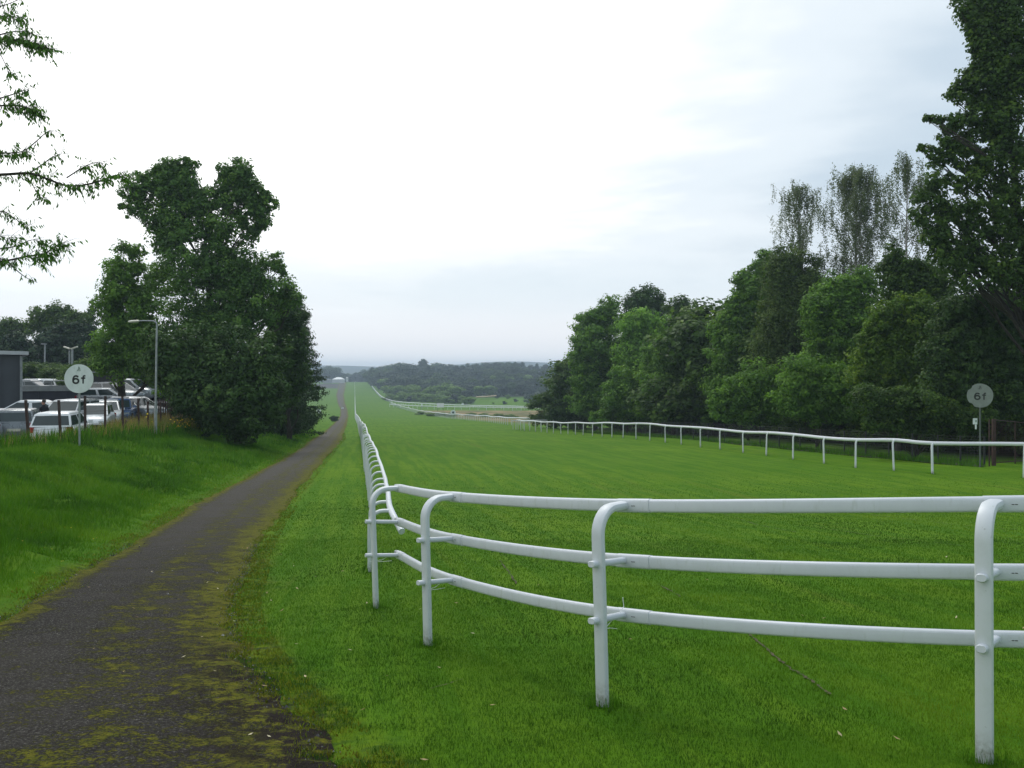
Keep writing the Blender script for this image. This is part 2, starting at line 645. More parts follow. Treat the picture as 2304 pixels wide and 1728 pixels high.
M['fallen'] = leaf_mat('fallen_leaf', (0.16, 0.08, 0.03), (0.42, 0.32, 0.16), (0.62, 0.60, 0.42), 0.1)


def ground_material():
    m, nt, bs, out = mat_base('grass_ground')
    g = G(nt)
    w = g.coord('Object')
    s = g.attr('s')          # metres right of the left running rail
    yy = g.attr('y')
    # mown course: stripes along the course, faint
    warp = g.math('ADD', s, g.math('MULTIPLY', g.noise(w, 0.12, 2), 3.0))
    stripe = g.math('SINE', g.math('MULTIPLY', warp, 2.3))
    stripe = g.math('ADD', g.math('MULTIPLY', stripe, 0.5), 0.5)
    sv = g.n('ShaderNodeCombineXYZ')
    g.put(sv.inputs[0], g.math('MULTIPLY', s, 1.6)); g.put(sv.inputs[1], g.math('MULTIPLY', yy, 0.07))
    streak = g.noise(sv.outputs[0], 1.6, 4, 0.6)
    n_l = g.noise(w, 0.09, 3)
    n_m = g.noise(w, 1.1, 5, 0.65)
    n_f = g.noise(w, 22.0, 6, 0.75)
    base = g.mix(g.bw(n_l, 0.35, 0.65), (0.070, 0.158, 0.004), (0.108, 0.198, 0.008))
    base = g.mix(g.math('MULTIPLY', stripe, 0.34), base, (0.105, 0.215, 0.009))
    base = g.mix(g.math('MULTIPLY', g.bw(streak, 0.45, 0.56), 0.65), base, (0.048, 0.138, 0.003))
    base = g.mix(g.math('MULTIPLY', g.bw(n_m, 0.46, 0.66), 0.45), base, (0.036, 0.122, 0.002))
    worn = g.math('MULTIPLY', g.bw(g.noise(sv.outputs[0], 0.7, 5, 0.7), 0.58, 0.72), 0.45)
    base = g.mix(worn, base, (0.14, 0.155, 0.025))
    base = g.mix(g.math('MULTIPLY', g.bw(n_f, 0.45, 0.70), 0.35), base, (0.016, 0.055, 0.003))
    # rough left side beyond the track, drier pasture far away
    dry = g.math('MULTIPLY', g.bw(g.math('MULTIPLY', s, -1.0), 4.0, 12.0), g.bw(g.math('MULTIPLY', yy, 0.001), 0.13, 0.25))
    pasture = g.mix(g.bw(g.noise(w, 0.035, 3), 0.42, 0.58), (0.105, 0.150, 0.035), (0.21, 0.20, 0.07))
    base = g.mix(dry, base, pasture)
    # infield to the right of the second rail: sand and dry grass
    inf = g.attr('infield')
    sandc = g.mix(g.bw(g.noise(w, 0.09, 4, 0.6), 0.40, 0.56), (0.075, 0.095, 0.030), (0.26, 0.195, 0.10))
    base = g.mix(inf, base, sandc)
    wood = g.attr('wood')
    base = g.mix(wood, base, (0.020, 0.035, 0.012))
    ed = g.math('MULTIPLY', g.bw(g.math('ADD', g.attr('edge'), g.math('MULTIPLY', g.math('SUBTRACT', n_m, 0.5), 0.9)), 0.36, 0.70), 0.75)
    soilc = g.mix(g.bw(g.noise(w, 9, 5, 0.7), 0.42, 0.56), (0.020, 0.017, 0.010), (0.115, 0.150, 0.006))
    base = g.mix(ed, base, soilc)
    tar = g.attr('tar')
    base = g.mix(tar, base, g.mix(n_m, (0.05, 0.05, 0.05), (0.085, 0.08, 0.07)))
    g.put(bs.inputs['Base Color'], base)
    bs.inputs['Roughness'].default_value = 0.9
    bs.inputs['Specular IOR Level'].default_value = 0.05
    hgt = g.math('ADD', g.math('MULTIPLY', n_f, 0.6), g.math('MULTIPLY', n_m, 0.8))
    g.put(bs.inputs['Normal'], g.bump(hgt, 0.6, 0.03))
    return m


def track_material():
    m, nt, bs, out = mat_base('cinder_track')
    g = G(nt)
    w = g.coord('Object')
    v = g.attr('v')
    yy = g.attr('y')
    grit = g.noise(w, 60, 5, 0.8)
    pat = g.noise(w, 3.2, 6, 0.72)
    pat2 = g.noise(w, 14, 5, 0.75)
    fine = g.noise(w, 45, 4, 0.7)
    base = g.ramp(grit, [(0.36, (0.005, 0.0045, 0.004)), (0.48, (0.020, 0.0185, 0.0165)), (0.57, (0.054, 0.050, 0.044)), (0.68, (0.30, 0.29, 0.26))])
    base = g.mix(g.math('MULTIPLY', g.bw(g.noise(w, 0.8, 4), 0.4, 0.65), 0.4), base, (0.050, 0.045, 0.040))
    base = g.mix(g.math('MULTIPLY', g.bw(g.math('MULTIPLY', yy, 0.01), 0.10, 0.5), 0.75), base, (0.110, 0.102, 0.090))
    # moss: on both edges, in a broken band down the middle, and loosely everywhere
    e1 = g.bw(g.math('SUBTRACT', 1.0, v), 0.80, 1.0)
    e2 = g.math('MAXIMUM', g.bw(v, 0.86, 1.0), g.math('MULTIPLY', g.bw(v, 0.62, 0.95), g.math('SUBTRACT', 1.0, g.bw(yy, 9.0, 14.0))))
    mid = g.math('SUBTRACT', 1.0, g.math('MULTIPLY', g.math('ABSOLUTE', g.math('SUBTRACT', v, 0.55)), 5.5), True)
    edge = g.math('ADD', g.math('MULTIPLY', g.math('MAXIMUM', g.math('MULTIPLY', e1, 1.35), e2), 0.235), g.math('MULTIPLY', mid, 0.11))
    moss_v = g.math('ADD', g.math('ADD', g.math('MULTIPLY', pat, 0.66), g.math('MULTIPLY', pat2, 0.38)), edge)
    moss_v = g.math('ADD', moss_v, g.math('MULTIPLY', g.math('SUBTRACT', fine, 0.5), 0.62))
    moss_v = g.math('ADD', moss_v, g.math('MULTIPLY', g.math('SUBTRACT', grit, 0.5), 0.40))
    moss = g.bw(moss_v, 0.61, 0.67)
    mossc = g.mix(g.bw(pat2, 0.38, 0.62), (0.070, 0.085, 0.003), (0.160, 0.150, 0.006))
    mossc = g.mix(g.math('MULTIPLY', g.bw(fine, 0.4, 0.6), 0.5), mossc, (0.035, 0.040, 0.006))
    base = g.mix(g.math('MULTIPLY', moss, 0.86), base, mossc)
    # bare dark soil where the right edge breaks up near the camera
    so = g.math('MULTIPLY', g.bw(v, 0.66, 0.90), g.bw(g.math('SUBTRACT', 1.0, g.math('MULTIPLY', yy, 0.1)), 0.15, 0.35))
    so = g.math('MULTIPLY', so, g.bw(g.noise(w, 5.5, 6, 0.75), 0.44, 0.52))
    base = g.mix(so, base, (0.017, 0.013, 0.011))
    g.put(bs.inputs['Base Color'], base)
    bs.inputs['Roughness'].default_value = 0.92
    bs.inputs['Specular IOR Level'].default_value = 0.06
    hgt = g.math('ADD', g.math('MULTIPLY', grit, 0.5), g.math('MULTIPLY', moss, 0.5))
    g.put(bs.inputs['Normal'], g.bump(hgt, 0.8, 0.012))
    return m


M['ground'] = ground_material()
M['track'] = track_material()
M['soil'] = paint('bare_soil', (0.075, 0.062, 0.022), 0.95, 0.3, (0.12, 0.10, 0.04), 20)


# ------------------------------------------------------------------ ground
def seq(parts):
    out = []
    for a, b, st in parts:
        out += list(np.arange(a, b, st))
    return np.array(out)


def grid_mesh(name, X, Y, Z, mats, attrs, smooth=True):
    R, C_ = X.shape
    co = np.stack([X, Y, Z], -1).reshape(-1, 3).astype(np.float32)
    me = bpy.data.meshes.new(name)
    me.vertices.add(R * C_)
    me.vertices.foreach_set('co', co.ravel())
    i = np.arange(R * C_).reshape(R, C_)
    q = np.stack([i[:-1, :-1], i[:-1, 1:], i[1:, 1:], i[1:, :-1]], -1).reshape(-1, 4)
    me.loops.add(q.size)
    me.loops.foreach_set('vertex_index', q.ravel().astype(np.int32))
    me.polygons.add(len(q))
    me.polygons.foreach_set('loop_start', np.arange(0, q.size, 4, dtype=np.int32))
    for k, a in attrs.items():
        at = me.attributes.new(k, 'FLOAT', 'POINT')
        at.data.foreach_set('value', np.asarray(a, np.float32).ravel())
    for m in mats:
        me.materials.append(m)
    me.update(calc_edges=True)
    if smooth:
        me.shade_smooth()
    return me


ys = seq([(-30, 2, 2), (2, 16, 0.25), (16, 60, 0.5), (60, 130, 1.5), (130, 420, 5), (420, 1300, 14), (1300, 2600, 60), (2600, 4501, 100)])
ss = np.concatenate([-np.geomspace(20, 2400, 46)[::-1], np.arange(-19.6, 24, 0.4), np.geomspace(24.5, 3600, 60)])
Yg, Sg = np.meshgrid(ys, ss, indexing='ij')
Xg = xf(Yg) + Sg
Zg = ground_z(Xg, Yg)
# sink the ground a little under the cinder track
onp = (Xg > track_l(Yg) + 0.15) & (Xg < track_r(Yg) - 0.15)
Zg = Zg - onp * 0.05


def fence2_s(y):   # distance of the second (infield) rail right of the left rail
    return np.interp(y, [120, 150, 173, 300, 500, 560, 900], [60, 36, 26, 24, 18, 16, 16])


infield = sm(0, 6, Sg - fence2_s(Yg) - 1) * sm(150, 170, Yg) * (1 - sm(385, 410, Yg)) * (Sg < 400)
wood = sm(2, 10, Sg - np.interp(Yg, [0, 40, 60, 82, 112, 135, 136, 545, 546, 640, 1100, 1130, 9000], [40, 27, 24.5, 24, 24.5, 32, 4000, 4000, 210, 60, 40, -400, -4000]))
cpark = sm(-11.2, -11.8, Sg) * sm(22, 26, Yg) * (1 - sm(120, 130, Yg))
gravel = sm(-10, -14, Sg) * sm(-110, -90, Sg) * sm(850, 900, Yg) * (1 - sm(1010, 1040, Yg))
tar = np.maximum(cpark, gravel)
edge_r = np.exp(-np.abs(Xg - track_r(Yg)) / 0.34) * sm(30, 14, Yg) + .8 * np.exp(-np.abs(Xg - track_l(Yg)) / 0.3)
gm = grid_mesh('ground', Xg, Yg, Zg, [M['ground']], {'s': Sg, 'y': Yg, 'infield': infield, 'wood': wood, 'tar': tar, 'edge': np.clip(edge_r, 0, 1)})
tag(link('ground', gm), kind='structure')

ty = seq([(-12, 3, 0.4), (3, 16, 0.07), (16, 60, 0.5), (60, 130, 1.5), (130, 420, 5), (420, 1080, 14)])
tv = np.linspace(0, 1, 25)
Yt, Vt = np.meshgrid(ty, tv, indexing='ij')
wob = 0.22 * (fnoise(Yt * 0.9, Vt * 0 + 3, 21, 3) - 0.5) * np.clip(Yt / 12, 0.5, 1)
Lx = track_l(Yt) + wob; Rx = track_r(Yt) + 0.3 * (fnoise(Yt * 0.8, Vt * 0 + 9, 31, 4) - 0.5) + sm(18, 9, Yt) * 0.22 * (fnoise(Yt * 3.2, Vt * 0 + 5, 33, 4) - 0.5)
Xt = Lx * (1 - Vt) + Rx * Vt
Zt = ground_z(Xt, Yt, False) - 0.016 + 0.034 * np.clip(np.minimum(Vt, 1 - Vt) / 0.07, 0, 1) + 0.010 * np.sin(Vt * math.pi) + 0.02 * (fnoise(Xt * 3, Yt * 3, 5, 3) - 0.5) + Yt * 0.0002
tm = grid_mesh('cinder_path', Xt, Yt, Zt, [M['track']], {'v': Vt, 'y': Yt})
tag(link('cinder_path', tm), kind='structure')


# ------------------------------------------------------------------ running rails
def arm_post(h, arm, r_bend, wide, narrow, seg=5):
    """upright with a hooked arm along +X; base at the origin; wide along Y; 8 cm in the ground"""
    mb = MB()
    pts = [(0, 0, -0.10), (0, 0, h * 0.5), (0, 0, h - r_bend)]
    for k in range(1, seg + 1):
        a = math.pi / 2 * k / seg
        pts.append((r_bend * (1 - math.cos(a)), 0, h - r_bend + r_bend * math.sin(a)))
    pts.append((arm, 0, h))
    mb.sweep(pts, Vector((0, 1, 0)), rrect(wide, narrow, narrow * 0.42, 2))
    return mb


# --- the curved three-rail fence in the foreground
NF = [  # base x, y, z; arm direction; lean of the top (dx, dy)
    (4.15, 4.42, (0.12, 0.26)),
    (2.160, 4.55, (0.17, 0.235)),
    (0.519, 5.67, (0.186, 0.222)),
    (-0.634, 7.53, (0.215, 0.20)),
    (-1.293, 9.49, (0.255, 0.13))]
TOPZ = [-0.600, -0.643, -0.800, -0.983, -1.142]
nf = thing('curved_running_rail', 'white plastic running rail with three rails, curving across the foreground', 'fence')
railpts = [[], [], []]
for i, (bx, by, arm) in enumerate(NF):
    gzv = gz(bx, by)
    adir = Vector((arm[0], arm[1], 0))
    al = adir.length
    ang = math.atan2(arm[1], arm[0])
    h = TOPZ[i] - gzv + 0.004
    mb = arm_post(h, al - 0.012, 0.15, 0.078, 0.047, 8)
    post = mb.build('post', M['plastic'], nf, True)
    lean = (0.0, 0.004, 0.033, 0.028, 0.044)[i]      # the foot stands this far right of the top
    PM = Matrix.Translation((bx - lean, by, gzv)) @ Matrix.Rotation(ang, 4, 'Z')
    post.matrix_local = PM
    me = post.data
    co = np.zeros(len(me.vertices) * 3, np.float32)
    me.vertices.foreach_get('co', co)
    co = co.reshape(-1, 3)
    kk = (1 - np.clip(co[:, 2] / h, 0, 1)) * lean
    co[:, 0] += kk * math.cos(ang)
    co[:, 1] -= kk * math.sin(ang)
    me.vertices.foreach_set('co', co.ravel())
    b = Vector((bx - lean, by, 0))
    for k, drop in enumerate((0, 0.327, 0.648)):
        railpts[k].append(Vector((b.x + adir.x, b.y + adir.y, TOPZ[i] - drop)))
        if k:
            pz = TOPZ[i] - drop + 0.030
            d0 = adir.normalized()
            p0 = Vector((b.x, b.y, pz)) - d0 * 0.062
            p1 = Vector((b.x + adir.x, b.y + adir.y, TOPZ[i] - drop + 0.004)) - d0 * 0.012
            pm = MB()
            sec = rrect(0.050, 0.036, 0.016, 3)
            t = (p1 - p0).normalized()
            sd = Vector((0, 0, 1)).cross(t)
            pm.sweep([p0, p0 + t * 0.004, p1], sd, sec, True, [0.86, 1, 1])
            pg = pm.build('peg', M['rail_plastic'], None, True)
            pg.parent = post
            pg.matrix_parent_inverse = PM.inverted()
    if i:
        tie = MB()
        q = Vector((b.x, b.y, TOPZ[i] - 0.640)); d0 = adir.normalized()
        tie.tube([q - d0 * 0.02 - Vector((0, 0, .04)), q + d0 * 0.10 - Vector((0, 0, .035)), q + d0 * 0.22 + Vector((0, 0, .02))], 0.0022, 5)
        tie.tube([q + d0 * 0.02 - Vector((0, 0, .045)), q + d0 * 0.12 - Vector((0, 0, .052)), q + d0 * 0.20 - Vector((0, 0, .052 + 0.02 * (i == 2)))], 0.0022, 5)
        if i == 2:
            tie.tube([q + d0 * 0.20 + Vector((0, 0, .0)), q + d0 * 0.27 + Vector((0, 0, .045)), q + d0 * 0.26 + Vector((0, 0, .10))], 0.0024, 5)
        tie.build('cable_tie', M['tie'], nf)
EXT = Vector((6.4, 4.75, 0))
for k in range(3):
    pts = [Vector((EXT.x, EXT.y, TOPZ[0] - (0, .327, .648)[k] + 0.01))] + railpts[k]
    last = pts[-1] + (pts[-1] - pts[-2]).normalized() * 0.06
    cur = catmull(pts + [last], 10)
    # one rail section per bay, a slightly fatter sleeve over each joint
    for bay in range(5):
        seg_pts = cur[bay * 10:(bay + 1) * 10 + 1] if bay < 4 else cur[40:]
        mb = MB()
        n = len(seg_pts)
        sides = []
        for j in range(n):
            t = (seg_pts[min(j + 1, n - 1)] - seg_pts[max(j - 1, 0)]).normalized()
            sides.append(t.cross(Vector((0, 0, 1))).normalized())
        mb.sweep(seg_pts, sides, rrect(0.046, 0.074, 0.015, 3), bay in (0, 4))
        mb.build('rail', M['rail_plastic'], nf, True)
    for j in range(1, 6):
        c = pts[j]
        i0 = j * 10 if j < 5 else 50
        a = cur[max(i0 - 2, 0)]; b_ = cur[min(i0 + 1, len(cur) - 1)]
        t = (b_ - a).normalized()
        sd = t.cross(Vector((0, 0, 1))).normalized()
        mb = MB()
        q = [c - t * 0.19, c + t * 0.055]
        mb.sweep(q, sd, rrect(0.051, 0.079, 0.016, 3))
        sl = mb.build('joint_sleeve', M['rail_plastic'], nf, True)
        sb = MB()
        for dx_ in (0.055, 0.040):
            w = c - t * (dx_ + 0.03) + sd * (0.0262) * (1 if sd.y < 0 else -1)
            ang = math.atan2(t.y, t.x)
            sb.box(w, (0.012, 0.0015, 0.0035), ang)
        s_ = sb.build('screw_slot', M['dark_slot'], sl)

# --- the straight left running rail that leads to the horizon
near = [(880, 1149), (875, 1129), (873, 1106), (869, 1090), (867, 1078), (862, 1062), (858, 1048), (854, 1038), (850, 1027),
        (848, 1017), (845, 1010), (842, 1005), (840, 1000.7), (838, 995.6), (835, 992.7), (833, 989)]
ndir = Vector((0.988, 0.156, 0))
lf = thing('straight_running_rail', 'long white single running rail on hooked posts, receding left of centre to the horizon', 'fence')
rail_c = []
posts = []
for k in range(546):
    d = 12.5 + 2.0 * k
    if k < len(near):
        p = px(near[k][0], near[k][1], d)
    else:
        x = float(xf(d)) + 0.27
        w = 0.06 * math.sin(d * 0.21) + 0.04 * math.sin(d * 0.53 + 1)
        p = Vector((x, d, gz(x - 0.27, d) + 1.20 + w))
    rail_c.append(p)
    posts.append(p)
ang = math.atan2(ndir.y, ndir.x)
base_mesh = {}
far_mb = MB()
for k, p in enumerate(posts):
    g0 = gz(p.x - 0.27, p.y)
    h = p.z - g0
    if k < 298:
        if k < 26:
            me = arm_post(h, 0.25, 0.17, 0.075, 0.047, 6).build('post', M['plastic'], lf, True)
            post = me
        else:
            key = 'low' if k > 60 else 'mid'
            if key not in base_mesh:
                o = arm_post(1.2, 0.25, 0.17, 0.07, 0.047, 4 if key == 'mid' else 2).build('post', M['plastic'], lf, True)
                base_mesh[key] = o.data
                post = o
            else:
                post = link('post', base_mesh[key], lf)
            post.scale = (1, 1, h / 1.2)
        post.location = (p.x - 0.27 * ndir.x, p.y - 0.27 * ndir.y, g0)
        tilt = 0.0 if k < 2 else random.uniform(-0.012, 0.012)
        post.rotation_euler = (random.uniform(-0.02, 0.02), tilt, ang)
    else:
        far_mb.box((p.x - 0.25, p.y, g0 + h / 2), (0.06, 0.06, h))
fo = far_mb.build('far_posts', M['plastic'], lf)
fo['kind'] = 'stuff'
start = px(904, 1196, 11.9)
rail_c = [start] + rail_c


def round_rail(name, pts, r, parent, mat, caps=True, seg=10):
    mb = MB()
    n = len(pts)
    sides = []
    for j in range(n):
        t = (pts[min(j + 1, n - 1)] - pts[max(j - 1, 0)]).normalized()
        sides.append(t.cross(Vector((0, 0, 1))).normalized())
    mb.sweep(pts, sides, ell(r, r, seg), caps)
    return mb.build(name, mat, parent, True)


cur = catmull(rail_c[:17], 4)
cut = [0, 2, 5, 8, 11, 14, 16]
for a, b in zip(cut[:-1], cut[1:]):
    round_rail('rail', cur[a * 4:b * 4 + 1], 0.040, lf, M['rail_plastic'], True, 12)
for c in (2, 5, 8, 11, 14):
    q = cur[c * 4]; t = (cur[c * 4 + 1] - cur[c * 4 - 1]).normalized()
    round_rail('joint_sleeve', [q - t * 0.12, q + t * 0.12], 0.0445, lf, M['rail_plastic'], True, 12)
round_rail('rail', rail_c[16:90], 0.042, lf, M['rail_plastic'], True, 8)
round_rail('rail', rail_c[90:], 0.050, lf, M['rail_plastic'], True, 6)


def simple_post(h, r, hook=0.0):
    mb = MB()
    pts = [(0, 0, -0.1), (0, 0, h - 0.12)]
    if hook:
        pts += [(hook * 0.3, 0, h - 0.03), (hook, 0, h)]
    else:
        pts += [(0, 0, h)]
    mb.sweep(pts, Vector((0, 1, 0)), rrect(r * 2, r * 1.6, r * .6, 1))
    return mb


def fence_line(name, label, stations, post_d, h, r_rail, r_post, hook_dir=None, side_off=0.16, wav=0.05, double=False, colmat='rail_plastic', exact=None):
    """stations: ground polyline [(x, y)]; posts every post_d metres"""
    root = thing(name, label, 'fence')
    P = [Vector((a, b, 0)) for a, b in stations]
    acc = [0]
    for a, b in zip(P[:-1], P[1:]):
        acc.append(acc[-1] + (b - a).length)
    L = acc[-1]
    if exact is not None:
        S = exact(P, acc)
    else:
        S = list(np.arange(0, L + 0.01, post_d))
    cx_ = np.interp(S, acc, [p.x for p in P]); cy_ = np.interp(S, acc, [p.y for p in P])
    me = None
    pts = []
    for i, (x, y) in enumerate(zip(cx_, cy_)):
        g0 = gz(x, y)
        hh = h + wav * math.sin(i * 1.3 + x) + wav * 0.6 * math.sin(i * 0.47)
        j = min(i + 1, len(cx_) - 1); q = max(i - 1, 0)
        t = Vector((cx_[j] - cx_[q], cy_[j] - cy_[q], 0)).normalized()
        nrm = Vector((t.y, -t.x, 0))
        if hook_dir is not None and nrm.dot(Vector(hook_dir)) < 0:
            nrm = -nrm
        if me is None:
            o = simple_post(h, r_post, side_off).build('post', M['plastic'], root, True)
            me = o.data
        else:
            o = link('post', me, root)
        o.location = (x, y, g0)
        o.scale = (1, 1, hh / h)
        o.rotation_euler = (random.uniform(-.03, .03), random.uniform(-.03, .03), math.atan2(nrm.y, nrm.x))
        pts.append(Vector((x, y, g0 + hh)) + nrm * side_off)
    round_rail('rail', catmull(pts, 3) if len(pts) > 3 else pts, r_rail, root, M[colmat], True, 8)
    return root, pts


# right rail: positions from the posts in view (photo pixel column, distance)
RP = [(2380, 36.0), (2304, 37.2), (2098, 39.0), (2011, 40.6), (1925, 42.6), (1854, 45.5), (1784, 48.8), (1724, 52.2), (1672, 55.4), (1620, 59.2), (1576, 62.6),
      (1533, 66.8), (1497, 70.5), (1462, 74.3), (1431, 78.0), (1402, 81.5), (1377, 84.3), (1355, 87.5), (1333, 91.0), (1312, 94.8), (1295, 98.5),
      (1278, 102), (1262, 105), (1245, 108), (1231, 111), (1218, 114), (1205, 117), (1192, 119.5), (1180, 122), (1172, 124), (1166, 126)]
stat = [((X - 1152) / F * d, d) for X, d in RP][::-1]
stat = [(stat[0][0] - 0.3, stat[0][1] + 1.0)] + stat
rr, rp = fence_line('right_running_rail', 'white single running rail along the right side, in front of the dark trees', stat, 3,
                    1.20, 0.074, 0.046, (0.2, 1, 0), 0.14, 0.035, exact=lambda P, acc: acc)
# the rail's far end turns back on itself
bk = [(stat[0][0] - 0.35, stat[0][1] + 1.2), (stat[0][0] + 0.4, stat[0][1] + 3.0), (2.6, 131), (5.0, 132), (8.0, 131.5), (11.5, 130.5)]
fence_line('return_running_rail', 'short white rail bending back behind the far end of the right-hand rail', bk, 2.6, 1.15, 0.055, 0.035, (0, 1, 0), 0.1, 0.03)
# second rail of the far part of the course
f2 = [unproj(1231, 958), unproj(1190, 958), unproj(1146, 956.5)]
f2 = [(p.x, p.y) for p in f2] + [(xf(d) + fence2_s(d) + 0.0, d) for d in (195, 225, 260, 300, 350, 400, 450, 500)]
fence_line('middle_running_rail', 'white running rail edging the sandy infield, in the hollow at mid distance', f2, 3.0, 1.2, 0.10, 0.06, (-1, 0, 0), 0.12, 0.05)
f3 = [(float(xf(d)) + interp(d, [500, 560, 620, 800, 1095], [26, 17.5, 16.5, 16.2, 16.0]), d) for d in (1095, 1000, 900, 800, 700, 620, 575)]
f3 += [px(883, 0, 520).xy[:], px(908, 0, 490).xy[:], px(950, 0, 468).xy[:], px(992, 0, 452).xy[:], px(1041, 0, 440).xy[:], px(1100, 0, 428).xy[:], px(1180, 0, 416).xy[:], px(1262, 0, 404).xy[:]]
f3 = [(a, b) for a, b in f3]
fence_line('far_running_rail', 'thin white rail along the far right edge of the course, bending right below the wood', f3, 4.2, 1.35, 0.17, 0.09, (-1, 0, 0), 0.1, 0.04)
f4 = [px(877, 0, 455).xy[:], px(910, 0, 440).xy[:], px(953, 0, 425).xy[:], px(1041, 0, 408).xy[:], px(1140, 0, 396).xy[:], px(1232, 0, 385).xy[:]]
fence_line('infield_running_rail', 'thin white rail parallel to the bending far rail, nearer to the sandy infield', [(a, b) for a, b in f4], 4.2, 1.3, 0.15, 0.085, (-1, 0, 0), 0.1, 0.04)

# ------------------------------------------------------------------ distance signs
def text_mesh(body, size, depth=0.006, bold=0.0):
    c = bpy.data.curves.new('t', 'FONT')
    c.body = body
    c.size = size
    c.extrude = depth / 2
    c.offset = bold
    c.align_x = 'CENTER'
    c.align_y = 'CENTER'
    o = bpy.data.objects.new('t', c)
    COL.objects.link(o)
    bpy.context.view_layer.update()
    me = bpy.data.meshes.new_from_object(o.evaluated_get(bpy.context.evaluated_depsgraph_get()))
    bpy.data.objects.remove(o)
    return me


def disc_sign(label, centre, r, gx, gy, rz, face_mat, chips=False, group=None, hollow=False, txt=True, post_mat='galv'):
    g0 = gz(gx, gy)
    root = thing('furlong_sign', label, 'sign', (gx, gy, g0), rz, group)
    hz_ = centre - g0
    mb = MB()
    mb.tube([(0, 0.03, -0.2), (0, 0.03, hz_)], 0.035, 8)
    mb.build('pole', M[post_mat], root, True)
    mb = MB()
    ring = 40
    out = []
    for k in range(ring):
        a = 2 * math.pi * k / ring
        rr_ = r
        if chips and (abs(a - 2.45) < 0.13 or abs(a - 3.98) < 0.11):
            rr_ = r * 0.90
        out.append((rr_ * math.cos(a), rr_ * math.sin(a)))
    n = len(out)
    vs = [(x, -0.030, z + hz_) for x, z in out] + [(x, -0.008, z + hz_) for x, z in out]
    fs = [tuple(range(n)), tuple(range(2 * n - 1, n - 1, -1))] + [(i, n + i, n + (i + 1) % n, (i + 1) % n) for i in range(n)]
    mb.add(vs, fs)
    mb.build('disc', M[face_mat], root)
    if txt:
        def strokes(name, lines, wid):
            mb_ = MB()
            for ln in lines:
                P2 = [Vector((a_ * r, 0, b_ * r)) for a_, b_ in ln]
                P2 = catmull(P2, 5) if len(P2) > 2 else P2
                mb_.sweep([p_ + Vector((0, -0.033, hz_)) for p_ in P2], Vector((0, 1, 0)), [(-.002, -wid * r), (.002, -wid * r), (.002, wid * r), (-.002, wid * r)])
            return mb_.build(name, M['black'], root)
        cx6, cz6, a6, b6 = -0.20, -0.16, 0.185, 0.155
        ring6 = [(cx6 + a6 * math.cos(math.radians(t)), cz6 + b6 * math.sin(math.radians(t))) for t in range(180, 541, 30)]
        hook6 = [(cx6 - a6, cz6 - .02), (cx6 - a6 + .01, cz6 + .16), (cx6 - .10, cz6 + .31), (cx6 + .04, cz6 + .345), (cx6 + .17, cz6 + .28)]
        strokes('numeral', [ring6, hook6], 0.062)
        strokes('letter', [[(.30, -.34), (.30, -.05), (.305, .10), (.35, .19), (.46, .20)], [(.16, .04), (.45, .04)]], 0.052)
        em = MB()   # faded emblem above the numeral
        for (x, z, w, h, a) in ((-.02, .66, .10, .30, .3), (.05, .70, .10, .22, -.3), (-.07, .56, .12, .10, .2), (.08, .56, .12, .07, -.5), (0, .80, .10, .08, 0)):
            em.box((x * r, -0.0325, hz_ + z * r), (w * r * .8, 0.003, h * r * .8), 0, a)
        em.build('emblem', M['faint' if face_mat == 'sign_white' else 'galv_dark'], root)
    if hollow:
        mb = MB()
        vs = [(x * 0.42, -0.034, z * 0.42 + hz_) for x, z in out]
        mb.add(vs, [tuple(range(n))])
        mb.build('numeral', M['dark_metal'], root)
    return root


ls = disc_sign('round white 6f distance sign on the bank in front of the parked cars', px(178, 852, 34.5).z, 0.50,
               px(178, 0, 34.5).x, 34.5, 0.02, 'sign_white')
rs = disc_sign('weathered grey 6f distance sign with chipped edge, beyond the right-hand rail', px(2204, 890, 43).z, 0.52,
               px(2204, 0, 43).x + 0.02, 43, math.radians(-26), 'sign_grey', True, post_mat='galv_dark')
mb = MB(); mb.box((0, 0, 0), (0.19, 0.012, 0.26)); mb.box((0.03, 0, -0.24), (0.07, 0.012, 0.20))
nb = mb.build('notice', M['sign_white'])
nb.location = px(2194, 948, 42.9); tag(nb, 'small white paper notice fixed to the pole of the right-hand 6f sign', 'notice')
mb = MB(); mb.box((0.035, -0.007, 0.01), (0.07, 0.003, 0.10)); mb.build('print', M['faint'], nb)
disc_sign('tiny round white sign with dark centre left of the track, below the conifer', px(717, 925, 236).z, 0.56, px(717, 0, 236).x, 236, 0, 'sign_white', hollow=True, txt=False)
disc_sign('tiny round white sign with dark centre standing in the sandy infield', px(1019.5, 928, 240).z, 0.62, px(1019.5, 0, 240).x, 240, 0, 'sign_white', hollow=True, txt=False)
disc_sign('tiny pale disc sign at the bend of the track, left of the straight rail', px(771, 919, 430).z, 0.52, px(771, 0, 430).x, 430, 0, 'sign_white', txt=False)
disc_sign('tiny pale disc sign above the bending far rail, in front of the wood', px(1041, 909, 460).z, 0.52, px(1041, 0, 460).x, 460, 0, 'sign_white', txt=False)
disc_sign('tiny pale disc sign at the foot of the wood, right of the far course', px(876, 893, 600).z, 0.6, px(876, 0, 600).x, 600, 0, 'sign_white', txt=False)


def board(name, label, cat, X, Y, d, w, h, mat, legs=True, thick=0.08):
    c = px(X, Y, d)
    g0 = gz(c.x, c.y)
    root = thing(name, label, cat, (c.x, c.y, g0))
    mb = MB(); mb.box((0, 0, c.z - g0), (w, thick, h)); mb.build('panel', M[mat], root)
    for s in (-1, 1):
        mb = MB(); mb.box((s * w * 0.38, 0.09, (c.z - g0) / 2), (0.1, 0.1, c.z - g0)); mb.build('leg', M['dark_metal'], root)
    return root


